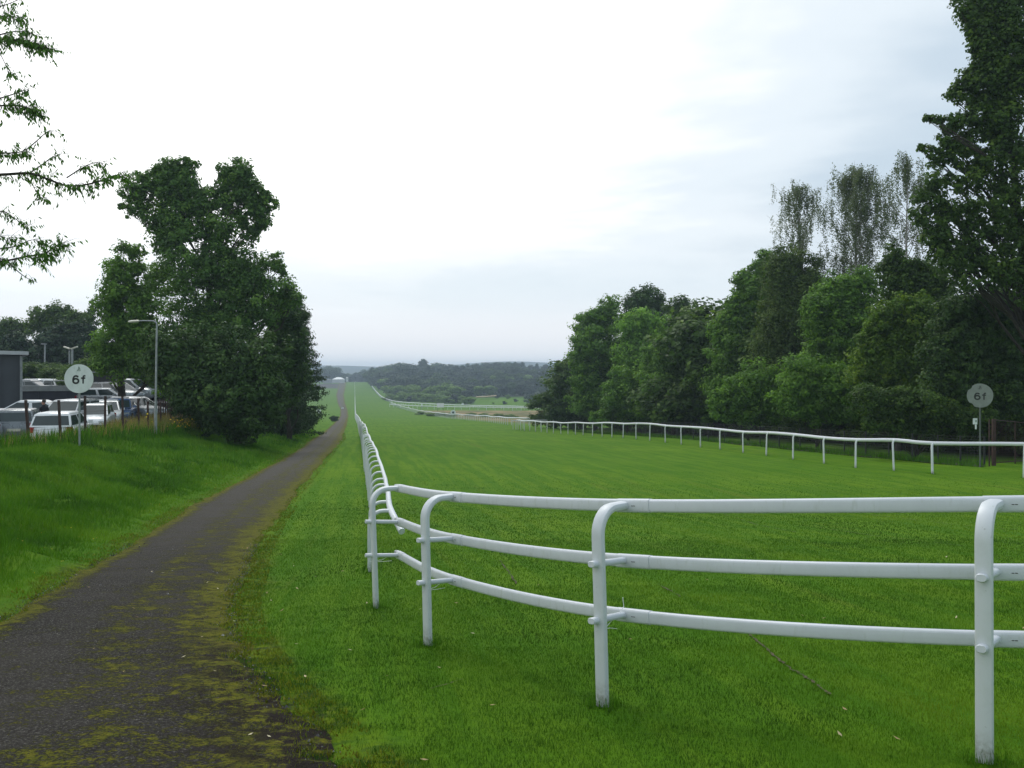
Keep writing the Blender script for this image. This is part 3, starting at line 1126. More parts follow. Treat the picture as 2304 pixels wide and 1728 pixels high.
board('white_board', 'white rectangular board standing behind the sandy infield, against the bending far rail', 'board', 991, 912, 380, 2.7, 1.6, 'sign_white')
board('marker_board', 'small pale marker board left of the white rectangular board at the far rail', 'board', 949, 911.5, 432, 0.7, 0.9, 'sign_white')

# marquee and stands near the finish
def marquee(label, X, Yb, d, w, hwall, hroof, depth, mat='tent', name='marquee', cat='tent'):
    c = px(X, Yb, d)
    root = thing(name, label, cat, (c.x, c.y, c.z))
    mb = MB(); mb.box((0, 0, hwall / 2 - 1), (w, depth, hwall + 2)); mb.build('side_wall', M['roof_edge' if mat == 'tent' else mat], root)
    mb = MB()
    W, D = w / 2 * 1.04, depth / 2 * 1.04
    mb.add([(-W, -D, hwall), (W, -D, hwall), (W, D, hwall), (-W, D, hwall), (-W * .35, 0, hwall + hroof), (W * .35, 0, hwall + hroof)],
           [(0, 1, 5, 4), (1, 2, 5), (2, 3, 4, 5), (3, 0, 4), (0, 3, 2, 1)])
    mb.build('roof', M[mat], root)
    return root


marquee('low white marquee left of the top of the course', 762, 857, 1010, 11, 1.6, 2.2, 10)
marquee('long low pale building far left of the white marquee', 738, 858, 1030, 9, 1.8, 0.4, 8, 'concrete', 'low_building', 'building')
marquee('tiny white cabin beside the head of the straight rail', 781, 855, 1060, 2.2, 2.4, 0.4, 2, 'tent', 'cabin', 'cabin')
marquee('pale roof of a grandstand building showing right of the course summit', 847, 855, 1120, 4.5, 2.2, 1.0, 5, 'concrete', 'distant_building', 'building')
marquee('pale grey low shed under the wood, right of the course summit', 862, 864, 900, 6.2, 1.7, 0.5, 4, 'concrete', 'shed', 'shed')


# ------------------------------------------------------------------ grass blades
def blades(x, y, z, h, w, lean=0.5, rng=RNG, two=False):
    """triangles (or folded pairs) standing on the given points"""
    n = len(x)
    a = rng.uniform(0, 2 * math.pi, n)
    b = rng.uniform(0, 2 * math.pi, n)
    l = rng.uniform(0.1, 1, n) * lean * h
    px_ = np.cos(a) * w / 2; py_ = np.sin(a) * w / 2
    tx = x + np.cos(b) * l; ty_ = y + np.sin(b) * l; tz = z + h * np.sqrt(np.clip(1 - (l / h) ** 2 * 0.5, 0.2, 1))
    V3 = np.empty((n, 3, 3), np.float32)
    V3[:, 0] = np.stack([x - px_, y - py_, z - 0.005], -1)
    V3[:, 1] = np.stack([x + px_, y + py_, z - 0.005], -1)
    V3[:, 2] = np.stack([tx, ty_, tz], -1)
    return V3.reshape(-1, 3)


def scatter_band(y0, y1, dens, keep=None, margin=1.15, sx=None):
    """random ground points in the wedge in front of the camera between two distances"""
    half = 1152 / F * margin
    area = (y1 ** 2 - y0 ** 2) * half
    n = int(area * dens)
    y = np.sqrt(RNG.uniform(y0 ** 2, y1 ** 2, n))
    x = RNG.uniform(-1, 1, n) * half * y
    return x, y


VB = []; TB = []
for y0, y1, dens, hh, ww in ((3.4, 5.2, 11500, 0.021, 0.0029), (5.2, 7.5, 7000, 0.023, 0.0036), (7.5, 11, 3500, 0.025, 0.0050),
                             (11, 17, 1300, 0.027, 0.0080), (17, 28, 380, 0.028, 0.014), (28, 48, 90, 0.030, 0.026)):
    x, y = scatter_band(y0, y1, dens)
    s = x - xf(y)
    r_ = track_r(y)
    dist = x - r_
    edge = fnoise(x * 2.2, y * 2.2, 41, 3) - 0.5
    edge2 = fnoise(x * 5, y * 5, 55, 2)
    # turf right of the track; sparse tufts spill over its broken edge
    p = sm(-0.22, 0.16, dist + edge * 1.3 + (edge2 - .5) * .7)
    nearw = sm(9.5, 5.5, y)
    spill = sm(-1.3, 0.0, dist) * (edge2 > 0.52) * 0.6 * nearw
    bare = (fnoise(x * 1.7, y * 1.7, 77, 3) > 0.62) * sm(0.9, 0.0, np.abs(dist - 0.1)) * nearw
    p = np.maximum(p, spill) * (1 - 0.85 * bare)
    keep = RNG.random(len(x)) < p
    keep &= (s < 45) & (RNG.random(len(x)) < np.clip((48 - y) / 22, 0, 1))
    x = x[keep]; y = y[keep]
    tuft = fnoise(x * 6, y * 6, 91, 2)
    n = len(x)
    fade = np.clip((50 - y) / 20, 0, 1)
    h = hh * RNG.uniform(0.5, 1.25, n) * (0.6 + 0.8 * tuft) * (0.2 + 0.8 * fade)
    w = ww * RNG.uniform(0.6, 1.3, n)
    z = ground_z(x, y)
    VB.append(blades(x, y, z, h, w, 0.75))
    s_ = x - xf(y)
    tone = 0.42 + 0.85 * (fnoise(x * 1.3, y * 1.3, 61, 4) - 0.5) + 0.6 * (fnoise(x * .3, y * .3, 67, 2) - 0.5) + RNG.normal(0, 0.14, n) + 0.10 * np.sin(s_ * 2.3) + 0.5 * (fnoise(s_ * 1.5, y * 0.12, 63, 2) - 0.5)
    TB.append(np.clip(tone, 0, 1))
tag(link('turf', np_mesh('turf', np.concatenate(VB), 3, [M['turf']], np.concatenate(TB))), 'short mown grass blades covering the course and the verge', 'grass', kind='stuff')

VB = []; TB = []
for y0, y1, dens, hh, ww in ((6.0, 12, 2600, 0.10, 0.008), (12, 20, 1300, 0.13, 0.013), (20, 34, 620, 0.16, 0.021), (34, 60, 200, 0.19, 0.038), (60, 110, 50, 0.24, 0.07)):
    x, y = scatter_band(y0, y1, dens)
    s = x - xf(y)
    d = track_l(y) - x
    keep = (d > -0.1) & (s > -11.7)
    x = x[keep]; y = y[keep]; d = d[keep]
    grow = sm(-0.1, 1.2, d)
    clump = fnoise(x * 1.6, y * 1.3, 101, 3)
    keep = RNG.random(len(x)) < 0.45 + 0.55 * grow
    x, y, d, grow, clump = x[keep], y[keep], d[keep], grow[keep], clump[keep]
    n = len(x)
    h = hh * (0.25 + 0.75 * grow) * RNG.uniform(0.5, 1.3, n) * (0.45 + 1.15 * clump)
    w = ww * RNG.uniform(0.6, 1.3, n) * (0.7 + 0.3 * grow)
    VB.append(blades(x, y, ground_z(x, y), h, w, 0.85))
    TB.append(np.clip(0.46 + 1.4 * (fnoise(x * .9, y * .6, 111, 4) - 0.47) + RNG.normal(0, 0.14, n) + 0.35 * (1 - grow), 0, 1))
for bx, by in [(p[0], p[1]) for p in NF] + [(q.x - .27, q.y) for q in posts[:40]] + [(px(X_, 0, d_).x, d_) for X_, d_ in RP]:
    n = 150 if by < 12 else 22
    rr_ = RNG.uniform(.02, .12, n) * (1 if by < 12 else 1.8); aa = RNG.uniform(0, 6.28, n)
    x = bx + rr_ * np.cos(aa); y = by + rr_ * np.sin(aa)
    VB.append(blades(x, y, ground_z(x, y), RNG.uniform(.03, .095, n) * (1.2 if by > 12 else 1), np.full(n, .0045 if by < 12 else .018), .6))
    TB.append(np.clip(RNG.normal(.3, .15, n), 0, 1))
tag(link('bank_grass', np_mesh('bank_grass', np.concatenate(VB), 3, [M['rank']], np.concatenate(TB))), 'long tufted grass on the bank left of the track', 'grass', kind='stuff')

# moss and small weeds creeping over the track
x, y = scatter_band(3.6, 14, 420)
v = (x - track_l(y)) / (track_r(y) - track_l(y))
pm_ = fnoise(x * 2.4, y * 2.4, 131, 3) + 0.16 * np.abs(v - 0.5) * 2 + 0.10 * np.exp(-((v - 0.9) / 0.12) ** 2)
keep = (v > -0.03) & (v < 1.03) & (pm_ > 0.62)
x, y = x[keep], y[keep]
n = len(x)
mv = blades(x, y, ground_z(x, y, False) + 0.012, RNG.uniform(.008, .022, n), RNG.uniform(.010, .022, n) * (y / 6) ** .5, 1.0)
tag(link('moss', np_mesh('moss', mv, 3, [leaf_mat('moss_tufts', (0.06, 0.08, 0.006), (0.14, 0.145, 0.010), (0.22, 0.19, 0.02), 0.1, 0.8, 0.7)], RNG.uniform(0, 1, n))), 'low yellow-green moss tufts on the cinder track', 'moss', kind='stuff')

# moss and thin yellowed grass fringing both edges of the track
VB = []; TB = []
for y0, y1, dens, ww in ((3.6, 8, 5200, .006), (8, 14, 2600, .010), (14, 26, 900, .020), (26, 60, 220, .045), (60, 110, 60, .09)):
    x, y = scatter_band(y0, y1, dens)
    dl = x - track_l(y); dr = track_r(y) - x
    ed = np.minimum(np.where(dl > -.25, dl, 9), np.where(dr > -.25, dr, 9))
    lim = (0.10 + 0.75 * fnoise(x * 1.5, y * 1.1, 151, 4) ** 1.4) * np.clip(1 + (y - 20) * .01, .8, 1.6)
    keep = (ed < lim) & (RNG.random(len(x)) < .55) & (fnoise(x * 7, y * 7, 155, 2) > .42)
    x, y = x[keep], y[keep]
    n = len(x)
    VB.append(blades(x, y, ground_z(x, y, False) + .01, RNG.uniform(.008, .028, n), RNG.uniform(.6, 1.4, n) * ww, .9))
    TB.append(np.clip(RNG.normal(.45, .25, n), 0, 1))
tag(link('edge_moss', np_mesh('edge_moss', np.concatenate(VB), 3, [leaf_mat('edge_moss', (0.07, 0.12, 0.004), (0.16, 0.21, 0.008), (0.27, 0.25, 0.02), 0.1, 0.8, 0.7)], np.concatenate(TB))), 'yellow-green moss and thin grass fringing both edges of the track', 'moss', kind='stuff')

# loose stones on the track
x, y = scatter_band(3.6, 16, 420)
v = (x - track_l(y)) / (track_r(y) - track_l(y))
keep = (v > 0) & (v < 1)
x, y = x[keep], y[keep]
n = len(x)
sz = RNG.uniform(.003, .008, n) * (1 + 2.0 * (RNG.random(n) > 0.992)) * (y / 7) ** .4
base4 = np.array([(1, 0, 0), (-.5, .87, 0), (-.5, -.87, 0), (0, 0, .9)])
tri = [(0, 1, 3), (1, 2, 3), (2, 0, 3)]
vs = []
for t in tri:
    vs.append(base4[list(t)])
vs = np.concatenate(vs)[None] * sz[:, None, None]
rot = RNG.uniform(0, 6.28, n)
c_, s_ = np.cos(rot)[:, None], np.sin(rot)[:, None]
st = np.stack([vs[..., 0] * c_ - vs[..., 1] * s_ + x[:, None], vs[..., 0] * s_ + vs[..., 1] * c_ + y[:, None], vs[..., 2] + (ground_z(x, y, False) + 0.016)[:, None]], -1)
tag(link('track_gravel', np_mesh('track_gravel', st.reshape(-1, 3), 3, [leaf_mat('gravel', (0.04, 0.04, 0.045), (0.12, 0.12, 0.125), (0.36, 0.36, 0.35), 0.0)], np.repeat(RNG.random(n) ** 2, 3))), 'loose dark gravel on the cinder track', 'gravel', kind='stuff')


def litter(name, label, n, xs, ys_, smin, smax, mat, lift=0.03, tone=None):
    x = xs; y = ys_
    n = len(x)
    L = RNG.uniform(smin, smax, n) * (1 + 0.02 * y); W = L * RNG.uniform(.3, .5, n)
    a = RNG.uniform(0, 6.28, n)
    ca, sa = np.cos(a), np.sin(a)
    z = ground_z(x, y) + lift
    tl = RNG.uniform(-.35, .55, n) * L
    P = np.empty((n, 4, 3), np.float32)
    for k, (u, v_, w_) in enumerate(((-.5, 0, 0), (0, .5, .3), (.5, 0, 1), (0, -.5, .35))):
        P[:, k, 0] = x + u * L * ca - v_ * W * sa
        P[:, k, 1] = y + u * L * sa + v_ * W * ca
        P[:, k, 2] = z + w_ * np.abs(tl)
    t_ = RNG.random(n) if tone is None else tone
    return tag(link(name, np_mesh(name, P.reshape(-1, 3), 4, [mat], t_)), label, 'leaves', kind='stuff')


x, y = scatter_band(3.8, 16, 1.9)
w_ = np.exp(-np.abs(x - track_r(y)) / 1.3) + 0.30
keep = (RNG.random(len(x)) < w_ * np.clip(1.4 - y / 14, .1, 1)) & (x > track_l(y))
litter('fallen_leaves', 'scattered small pale and brown fallen leaves on grass and track', 0, x[keep], y[keep], .018, .042, M['fallen'], 0.026)

# brown scars in the turf of the course
def scar(pts, w, seed):
    P = [unproj(a * VS, b * VS) for a, b in pts]
    C_ = catmull(P, 14)
    vs = []; fs = []
    rr_ = np.random.default_rng(seed)
    for i, c in enumerate(C_):
        t = (C_[min(i + 1, len(C_) - 1)] - C_[max(i - 1, 0)]).normalized()
        nn = Vector((-t.y, t.x, 0))
        ww = 0.6 * w * rr_.uniform(0.25, 1.2) * (1 if rr_.random() > .25 else 0.15)
        j = nn * rr_.normal(0, w * .35)
        for sg in (-1, 1):
            q = c + j + nn * ww * sg
            vs.append((q.x, q.y, gz(q.x, q.y) + 0.010))
    for i in range(len(C_) - 1):
        fs.append((2 * i, 2 * i + 1, 2 * i + 3, 2 * i + 2))
    return vs, fs


mb = MB()
for pts, w, sd in (([(1600, 1357), (1640, 1390), (1700, 1440), (1750, 1470), (1793, 1502)], 0.020, 1), ([(1080, 1212), (1115, 1262)], 0.022, 2),
                   ([(1420, 1262), (1470, 1290)], 0.018, 3), ([(1770, 1140), (1900, 1160), (2080, 1180)], 0.020, 4), ([(1850, 1108), (2050, 1132), (2200, 1145)], 0.022, 5),
                   ([(1560, 1110), (1640, 1135), (1720, 1150)], 0.016, 6), ([(930, 1490), (1000, 1470)], .01, 7)):
    vs, fs = scar(pts, w, sd)
    mb.add(vs, fs)
so = mb.build('turf_scar', M['soil']); so['kind'] = 'structure'

# ------------------------------------------------------------------ foliage
def leaf_quads(c, nrm, size, rng, aspect=0.55):
    """diamond leaves at centres c with normals nrm"""
    n = len(c)
    t = rng.normal(size=(n, 3))
    t -= nrm * (t * nrm).sum(1, keepdims=True)
    t /= np.linalg.norm(t, axis=1, keepdims=True) + 1e-9
    b = np.cross(nrm, t)
    L = size[:, None]
    P = np.empty((n, 4, 3), np.float32)
    P[:, 0] = c - t * L * 0.5
    P[:, 1] = c + b * L * aspect * 0.5 + nrm * L * 0.08
    P[:, 2] = c + t * L * 0.5
    P[:, 3] = c - b * L * aspect * 0.5 + nrm * L * 0.08
    return P.reshape(-1, 3)


def crown_points(blobs, leaf, rng, cover=3.2, clump=0.55, fill=0.80, droop=0.0):
    """blobs: (x, y, z, r, ry, rz): leaves in small clumps spread over and through each"""
    C_ = []; T = []; N_ = []; S = []
    for (bx, by, bz, r, ry, rz) in blobs:
        rc = min(clump, r * 0.45)
        ncl = max(6, int(fill * 8.0 * (r / rc) ** 2))
        d = rng.normal(size=(ncl, 3))
        d /= np.linalg.norm(d, axis=1, keepdims=True)
        rad = rng.uniform(0.12, 1.0, ncl) ** 0.5 * rng.uniform(.84, 1.08, ncl)
        cc = d * rad[:, None] * np.array([r, ry, rz]) + np.array([bx, by, bz])
        per = max(5, int(1.35 * cover * math.pi * r * r / (leaf * leaf * 0.3) / ncl))
        k = np.repeat(np.arange(ncl), per)
        crad = rng.uniform(0.6, 1.35, ncl)[k] * rc
        e = rng.normal(size=(len(k), 3))
        e /= np.linalg.norm(e, axis=1, keepdims=True)
        e *= (rng.random(len(k)) ** 0.5)[:, None]
        off = e * crad[:, None] * np.array([1, 1, 0.72])
        if droop:
            off[:, 2] -= droop * rng.random(len(k)) ** 2 * rc * 2
        P = cc[k] + off
        nr = e + d[k] * 0.5 + np.array([0, 0, 0.55]) + rng.normal(size=(len(k), 3)) * 0.55
        nr /= np.linalg.norm(nr, axis=1, keepdims=True)
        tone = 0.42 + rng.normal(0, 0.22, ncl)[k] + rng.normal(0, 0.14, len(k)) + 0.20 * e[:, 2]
        C_.append(P); N_.append(nr); T.append(tone); S.append(leaf * rng.uniform(0.5, 1.6, len(k)))
    return np.concatenate(C_), np.concatenate(N_), np.clip(np.concatenate(T), 0, 1), np.concatenate(S)


def limb(mb, a, b, r0, r1, bend, rng, n=6):
    a = Vector(a); b = Vector(b)
    L = (b - a).length
    pts = []
    o1 = Vector(rng.normal(size=3)) * bend * L; o1.z = abs(o1.z) * .6
    for i in range(n + 1):
        t = i / n
        pts.append(a.lerp(b, t) + o1 * math.sin(math.pi * t) * 0.5 + Vector(rng.normal(size=3)) * 0.012 * L * (0 < i < n))
    mb.tube(pts, 1.0, 6, [r0 + (r1 - r0) * (i / n) for i in range(n + 1)], Vector((0.8, 0.6, 0)))
    return pts


def tree(name, label, cat, d, blobs_px, leafmat, base, leaf=0.12, cover=3.2, clump=0.6, trunk_r=0.2, seed=1, bark='bark', depth=1.0, stretch=1.0,
         fill=0.8, droop=0.0, group=None, trunk=True, dj=0.5, aspect=0.6, infill=True):
    """base = (photo column, distance) of the foot; blobs as photo column, row, radius [, extra distance]"""
    rng = np.random.default_rng(seed)
    bx = (base[0] - 1152) / F * base[1]; by = base[1]
    g0 = gz(bx, by)
    root = thing(name, label, cat, (bx, by, g0), 0, group)
    bl = []
    n_given = len(blobs_px)
    blobs_px = list(blobs_px)
    if infill:
        extra = []
        for i_, b in enumerate(blobs_px):
            for c in blobs_px[i_ + 1:]:
                D_ = math.hypot(b[0] - c[0], b[1] - c[1])
                if 0.75 * max(b[2], c[2]) < D_ < 1.15 * (b[2] + c[2]) and len(extra) < 90:
                    extra.append(((b[0] + c[0]) / 2, (b[1] + c[1]) / 2, .62 * min(b[2], c[2])))
        blobs_px += extra
    for b in blobs_px:
        dd = d + (b[3] if len(b) > 3 else 0)
        r = b[2] / F * dd
        dd += rng.uniform(-dj, dj) * r
        p = px(b[0], b[1], dd)
        bl.append((p.x - bx, p.y - by, p.z - g0, r, r * depth, r * stretch))
    P, N_, T, S = crown_points(bl, leaf, rng, cover, clump, fill, droop)
    ok = ground_z(P[:, 0] + bx, P[:, 1] + by, False) - g0 + 0.03 < P[:, 2]
    P, N_, T, S = P[ok], N_[ok], T[ok], S[ok]
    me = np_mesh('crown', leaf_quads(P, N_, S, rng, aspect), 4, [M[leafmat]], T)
    link('crown', me, root)
    if trunk:
        mb = MB()
        zs = [b[2] for b in bl]
        top = max(zs)
        ctr = np.mean([[b[0], b[1]] for b in bl if b[2] > top * 0.5] or [[0, 0]], axis=0)
        tp = limb(mb, (0, 0, -0.3), (ctr[0] * .7, ctr[1] * .7, top * 0.80), trunk_r, trunk_r * 0.25, 0.04, rng, 9)
        for b in bl[:n_given]:
            hgt = b[2]
            fr = np.clip((hgt - b[3] * 1.1 - 0.75 * math.hypot(b[0] - ctr[0] * .7, b[1] - ctr[1] * .7)) / (top * 0.8), 0.14, 0.92)
            q = tp[int(fr * 9)]
            r0 = trunk_r * (0.34 - 0.22 * fr)
            lp = limb(mb, q, (b[0], b[1], b[2] + b[3] * .2), r0, r0 * 0.15, 0.13, rng, 6)
            for _ in range(3):
                dv = Vector(rng.normal(size=3)).normalized() * b[3] * 0.8
                limb(mb, lp[3], Vector((b[0], b[1], b[2])) + dv, r0 * .4, r0 * .08, 0.1, rng, 3)
        mb.build('trunk', M[bark], root, True)
    return root


def crop(sx, sy, sc, lst, k=1.0):
    return [(sx + a / sc, sy + b / sc, c / sc * k) + tuple(r) for a, b, c, *r in lst]


# --- left of the course
syc = crop(150, 320, 2.44, [(580, 255, 100), (690, 215, 55), (650, 300, 110), (480, 190, 55), (560, 120, 48), (640, 110, 42), (900, 265, 75), (970, 150, 60), (970, 300, 70), (1045, 265, 48), (1070, 400, 62), (1105, 285, 28), (845, 230, 35), (430, 290, 60), (1090, 450, 40), (600, 185, 95), (520, 150, 55), (690, 120, 40), (400, 225, 75), (320, 270, 45), (370, 360, 65), (300, 350, 20), (470, 420, 70), (930, 170, 85), (860, 150, 45), (1000, 210, 60),
                            (1030, 350, 70), (1120, 330, 48), (1060, 440, 45), (620, 400, 140), (800, 330, 90), (650, 620, 190), (880, 470, 120), (1000, 520, 60),
                            (540, 520, 90), (1000, 700, 140), (1130, 670, 70), (1180, 700, 40), (750, 850, 220), (1050, 880, 170), (1200, 820, 90), (1270, 860, 45), (900, 1000, 200), (560, 760, 120), (700, 1060, 200), (950, 800, 130), (820, 620, 120), (1020, 780, 110), (880, 700, 110)])
tree('sycamore_tree', 'tall dark sycamore with twin-lobed open top, left of the track', 'tree', 60, syc, 'lf_syc', (470, 62), 0.17, 2.7, 0.62, 0.36, 3, fill=0.85, infill=True, dj=.25)
tree('elm_tree', 'dark rounded tree between the sycamore and the conifers at the right of the left clump', 'tree', 68,
     crop(150, 320, 2.44, [(1230, 860, 60), (1250, 960, 90), (1210, 1060, 120), (1270, 1060, 60), (1235, 1180, 110), (1180, 1250, 120), (1150, 960, 120), (1290, 1300, 80), (1200, 1380, 100)]), 'lf_dark', (650, 71), 0.18, 3.0, 0.6, 0.22, 7)
tree('lime_tree', 'broad green tree with rounded shoulder, left half of the big clump beside the lamp post', 'tree', 63,
     crop(150, 320, 2.44, [(320, 640, 90), (400, 590, 40), (250, 690, 60), (280, 780, 110), (420, 750, 90), (210, 890, 80), (330, 930, 130), (450, 900, 120), (150, 900, 30), (280, 1080, 150), (170, 1110, 70), (420, 1120, 150), (250, 1240, 110), (560, 1250, 160)]),
     'lf_mid', (270, 65), 0.18, 2.6, 0.62, 0.3, 4)
tree('spreading_tree', 'very dark low spreading tree overhanging the grass bank left of the track', 'tree', 52,
     crop(150, 320, 2.44, [(700, 1180, 190), (900, 1200, 210), (1100, 1180, 150), (600, 1300, 130), (520, 1130, 120), (780, 1380, 190), (980, 1400, 180), (1130, 1380, 110), (1060, 1500, 110), (930, 1530, 120), (1000, 1580, 80), (800, 1500, 100), (640, 1440, 80), (1150, 1500, 50)]),
     'lf_dark', (540, 54), 0.16, 3.0, 0.55, 0.3, 5)
tree('dark_shrub', 'small dark shrub hanging over the brown palisade fence at the foot of the big clump', 'shrub', 56,
     [(430, 905, 38), (455, 930, 34), (480, 950, 30), (500, 900, 40), (425, 860, 40), (380, 850, 40), (345, 820, 40)], 'lf_dark', (465, 57), 0.15, 3.0, 0.5, 0.12, 6)


def conifer(name, label, d, X, ytop, wpx, ybase, seed, leafmat='lf_conif'):
    rng = np.random.default_rng(seed)
    bx = (X - 1152) / F * d
    g0 = gz(bx, d)
    root = thing(name, label, 'tree', (bx, d, g0))
    top = (HY - ytop) / F * d - g0
    R = wpx / F * d
    C_ = []; N_ = []
    mb = MB()
    mb.tube([(0, 0, -.2), (0, 0, top * .5), (0.05, 0, top)], 1, 7, [0.22, 0.13, 0.02])
    nb_ = 150
    for i in range(nb_):
        f = (i + rng.random()) / nb_
        z = top * (0.03 + 0.95 * f)
        a = i * 2.399 + rng.uniform(-.3, .3)
        L = R * (1 - f) ** 0.55 * rng.uniform(0.7, 1.12) * (0.75 + 0.25 * min(1, f * 5)) + 0.12
        tip = Vector((math.cos(a) * L, math.sin(a) * L, z + L * rng.uniform(-.05, .30)))
        if i % 2 == 0:
            mb.tube([(0, 0, z), tip * .5 + Vector((0, 0, z * .5 - 0.05 * L)), tip], 1, 4, [0.03, 0.02, 0.006])
        m = int(230 * (L / R) + 30)
        t = rng.random(m) ** 0.7
        base_ = np.array([0, 0, z])[None] * (1 - t)[:, None] + np.array(tip)[None] * t[:, None]
        sp = 0.30 * (1 - t * 0.55)[:, None]
        off = rng.normal(size=(m, 3)) * sp * np.array([1, 1, 0.55])
        off[:, 2] -= 0.1 * np.abs(rng.normal(size=m))
        C_.append(base_ + off)
        nr = rng.normal(size=(m, 3)) + np.array([math.cos(a) * .5, math.sin(a) * .5, .6])
        N_.append(nr / np.linalg.norm(nr, axis=1, keepdims=True))
    P = np.concatenate(C_); N_ = np.concatenate(N_)
    ok = ground_z(P[:, 0] + bx, P[:, 1] + d, False) - g0 + 0.05 < P[:, 2]
    P, N_ = P[ok], N_[ok]
    link('crown', np_mesh('crown', leaf_quads(P, N_, rng.uniform(.14, .30, len(P)), rng, 0.32), 4, [M[leafmat]], np.clip(rng.normal(.45, .2, len(P)), 0, 1)), root)
    mb.build('trunk', M['bark'], root, True)


conifer('conifer', 'dark pointed conifer with ragged right side, right end of the left clump', 84, 668, 672, 74, 940, 21)
conifer('conifer', 'lower dark conifer half hidden in front of the pointed one, above the bank', 74, 630, 735, 70, 930, 22)

# --- drooping leafy boughs entering at the top left, from a tree standing just outside the picture
def bough_tree():
    rng = np.random.default_rng(8)
    D = 12.5
    base = Vector((-9.4, 12.8, gz(-9.4, 12.8)))
    root = thing('roadside_tree', 'tree reaching in at the upper left with thin drooping boughs of narrow leaves', 'tree', base)
    boughs = [
        ([(-330, 470), (-120, 395), (0, 393), (66, 390), (105, 402), (147, 417), (190, 416), (231, 405), (262, 394), (284, 402)], 0.026, 1.0),
        ([(66, 390), (95, 370), (120, 352), (145, 345)], 0.010, 1.0),
        ([(150, 400), (185, 378), (215, 366), (250, 372)], 0.009, 1.2),
        ([(-200, 380), (-60, 350), (0, 345), (40, 343), (62, 335)], 0.018, .8),
        ([(62, 335), (85, 315), (108, 296), (128, 296), (140, 306)], 0.008, .75),
        ([(-260, 330), (-120, 260), (-20, 240), (40, 238), (70, 246), (92, 258)], 0.022, 1.7),
        ([(-30, 230), (20, 215), (50, 205), (66, 200)], 0.010, 1.2),
        ([(-240, 200), (-110, 120), (-20, 90), (40, 92), (80, 98), (112, 110)], 0.022, 2.0),
        ([(-20, 84), (25, 72), (60, 72), (84, 80)], 0.010, 1.4),
        ([(-100, 60), (-30, 40), (20, 36), (50, 44)], 0.012, .8),
        ([(-60, 20), (0, 14), (30, 4), (48, -6)], 0.010, 1.0),
        ([(0, 120), (12, 145), (18, 165), (16, 180)], 0.006, 1.3),
        ([(-260, 560), (-90, 588), (0, 588), (60, 577), (100, 570), (128, 552), (143, 548)], 0.022, 1.35),
        ([(0, 560), (40, 553), (70, 540), (96, 545)], 0.010, 1.5),
        ([(-60, 570), (10, 585), (30, 602), (58, 624), (84, 636)], 0.012, .22),
        ([(-70, 480), (0, 475), (28, 488), (52, 505), (62, 510)], 0.010, 1.1),
        ([(-50, 530), (0, 532), (25, 540)], 0.009, 1.8),
        ([(60, 577), (85, 585), (95, 598)], 0.005, .9),
        ([(60, 395), (75, 420), (85, 436), (96, 446), (110, 440)], 0.006, 1.5)]
    C_ = []; N_ = []; S = []
    mb = MB()
    trunk_top = Vector((-0.2, 0.3, 7.6))
    tp = limb(mb, (0, 0, -.3), trunk_top, 0.30, 0.10, 0.04, rng, 9)
    leaves = []
    for bi, (pp, r, dens) in enumerate(boughs):
        dd = D + rng.uniform(-0.7, 0.7)
        pts = [px(a, b, dd) - base for a, b in pp]
        cur_ = catmull(pts, 5)
        if pp[0][0] < -90:
            zt = cur_[0].z - 0.9
            q = min(tp, key=lambda v: abs(v.z - zt))
            cur_ = catmull([q, (q + cur_[0]) / 2 + Vector((0, 0, .15))] + pts, 5)
        m = len(cur_)
        mb.tube(cur_, 1, 6, [r * (1 - 0.8 * i / (m - 1)) for i in range(m)], Vector((0.1, 1, 0)))
        acc = sum((b - a).length for a, b in zip(cur_[:-1], cur_[1:]))
        ntw = int(acc * 22 * min(dens, 2.2)) + 2
        for _ in range(ntw):
            f = 0.18 + 0.82 * rng.random()
            i = min(int(f * (m - 1)), m - 2)
            s0 = cur_[i].lerp(cur_[i + 1], rng.random())
            dv = Vector((rng.normal() * .5 + .35, rng.normal() * .8, rng.normal() * .45 + 0.02)).normalized()
            L = rng.uniform(.08, .30)
            tw = [s0, s0 + dv * L * .5 + Vector((0, 0, .015)), s0 + dv * L + Vector((0, 0, -.05 * rng.random()))]
            mb.tube(tw, 1, 4, [.003, .002, .001])
            nl = rng.integers(5, 10)
            for k in range(nl):
                t = (k + rng.random()) / nl
                p = s0 + (tw[2] - s0) * t
                side = Vector((rng.normal(), rng.normal(), 0)).normalized()
                ld = (dv * .5 + side * .6 + Vector((0, 0, -.75 - rng.random() * .5))).normalized()
                leaves.append((p, ld, rng.uniform(.04, .085)))
        C_ = []
    n = len(leaves)
    P = np.empty((n, 4, 3), np.float32)
    p = np.array([l[0] for l in leaves]); dv = np.array([l[1] for l in leaves]); L = np.array([l[2] for l in leaves])[:, None]
    sd = np.cross(dv, rng.normal(size=(n, 3))); sd /= np.linalg.norm(sd, axis=1, keepdims=True)
    P[:, 0] = p; P[:, 1] = p + dv * L * .45 + sd * L * .17; P[:, 2] = p + dv * L; P[:, 3] = p + dv * L * .45 - sd * L * .17
    # crown outside the picture, round the trunk
    bl = [(-.5, .5, 6.8, 1.6, 1.6, 1.3), (-1.5, 1.0, 5.2, 1.5, 1.5, 1.2), (0.2, 1.6, 5.6, 1.2, 1.2, 1.0), (-1.2, -1.0, 6.0, 1.4, 1.4, 1.1), (-.2, .2, 8.2, 1.3, 1.3, 1.0), (-1.8, .2, 7.4, 1.2, 1.2, 1)]
    P2, N2, T2, S2 = crown_points(bl, 0.11, rng, 1.5, .5, .7)
    q = leaf_quads(P2, N2, S2, rng, 0.35)
    link('crown', np_mesh('crown', np.concatenate([P.reshape(-1, 3), q]), 4, [M['lf_ash']], np.clip(rng.normal(.45, .22, n + len(P2)), 0, 1)), root)
    mb.build('trunk', M['bark'], root, True)


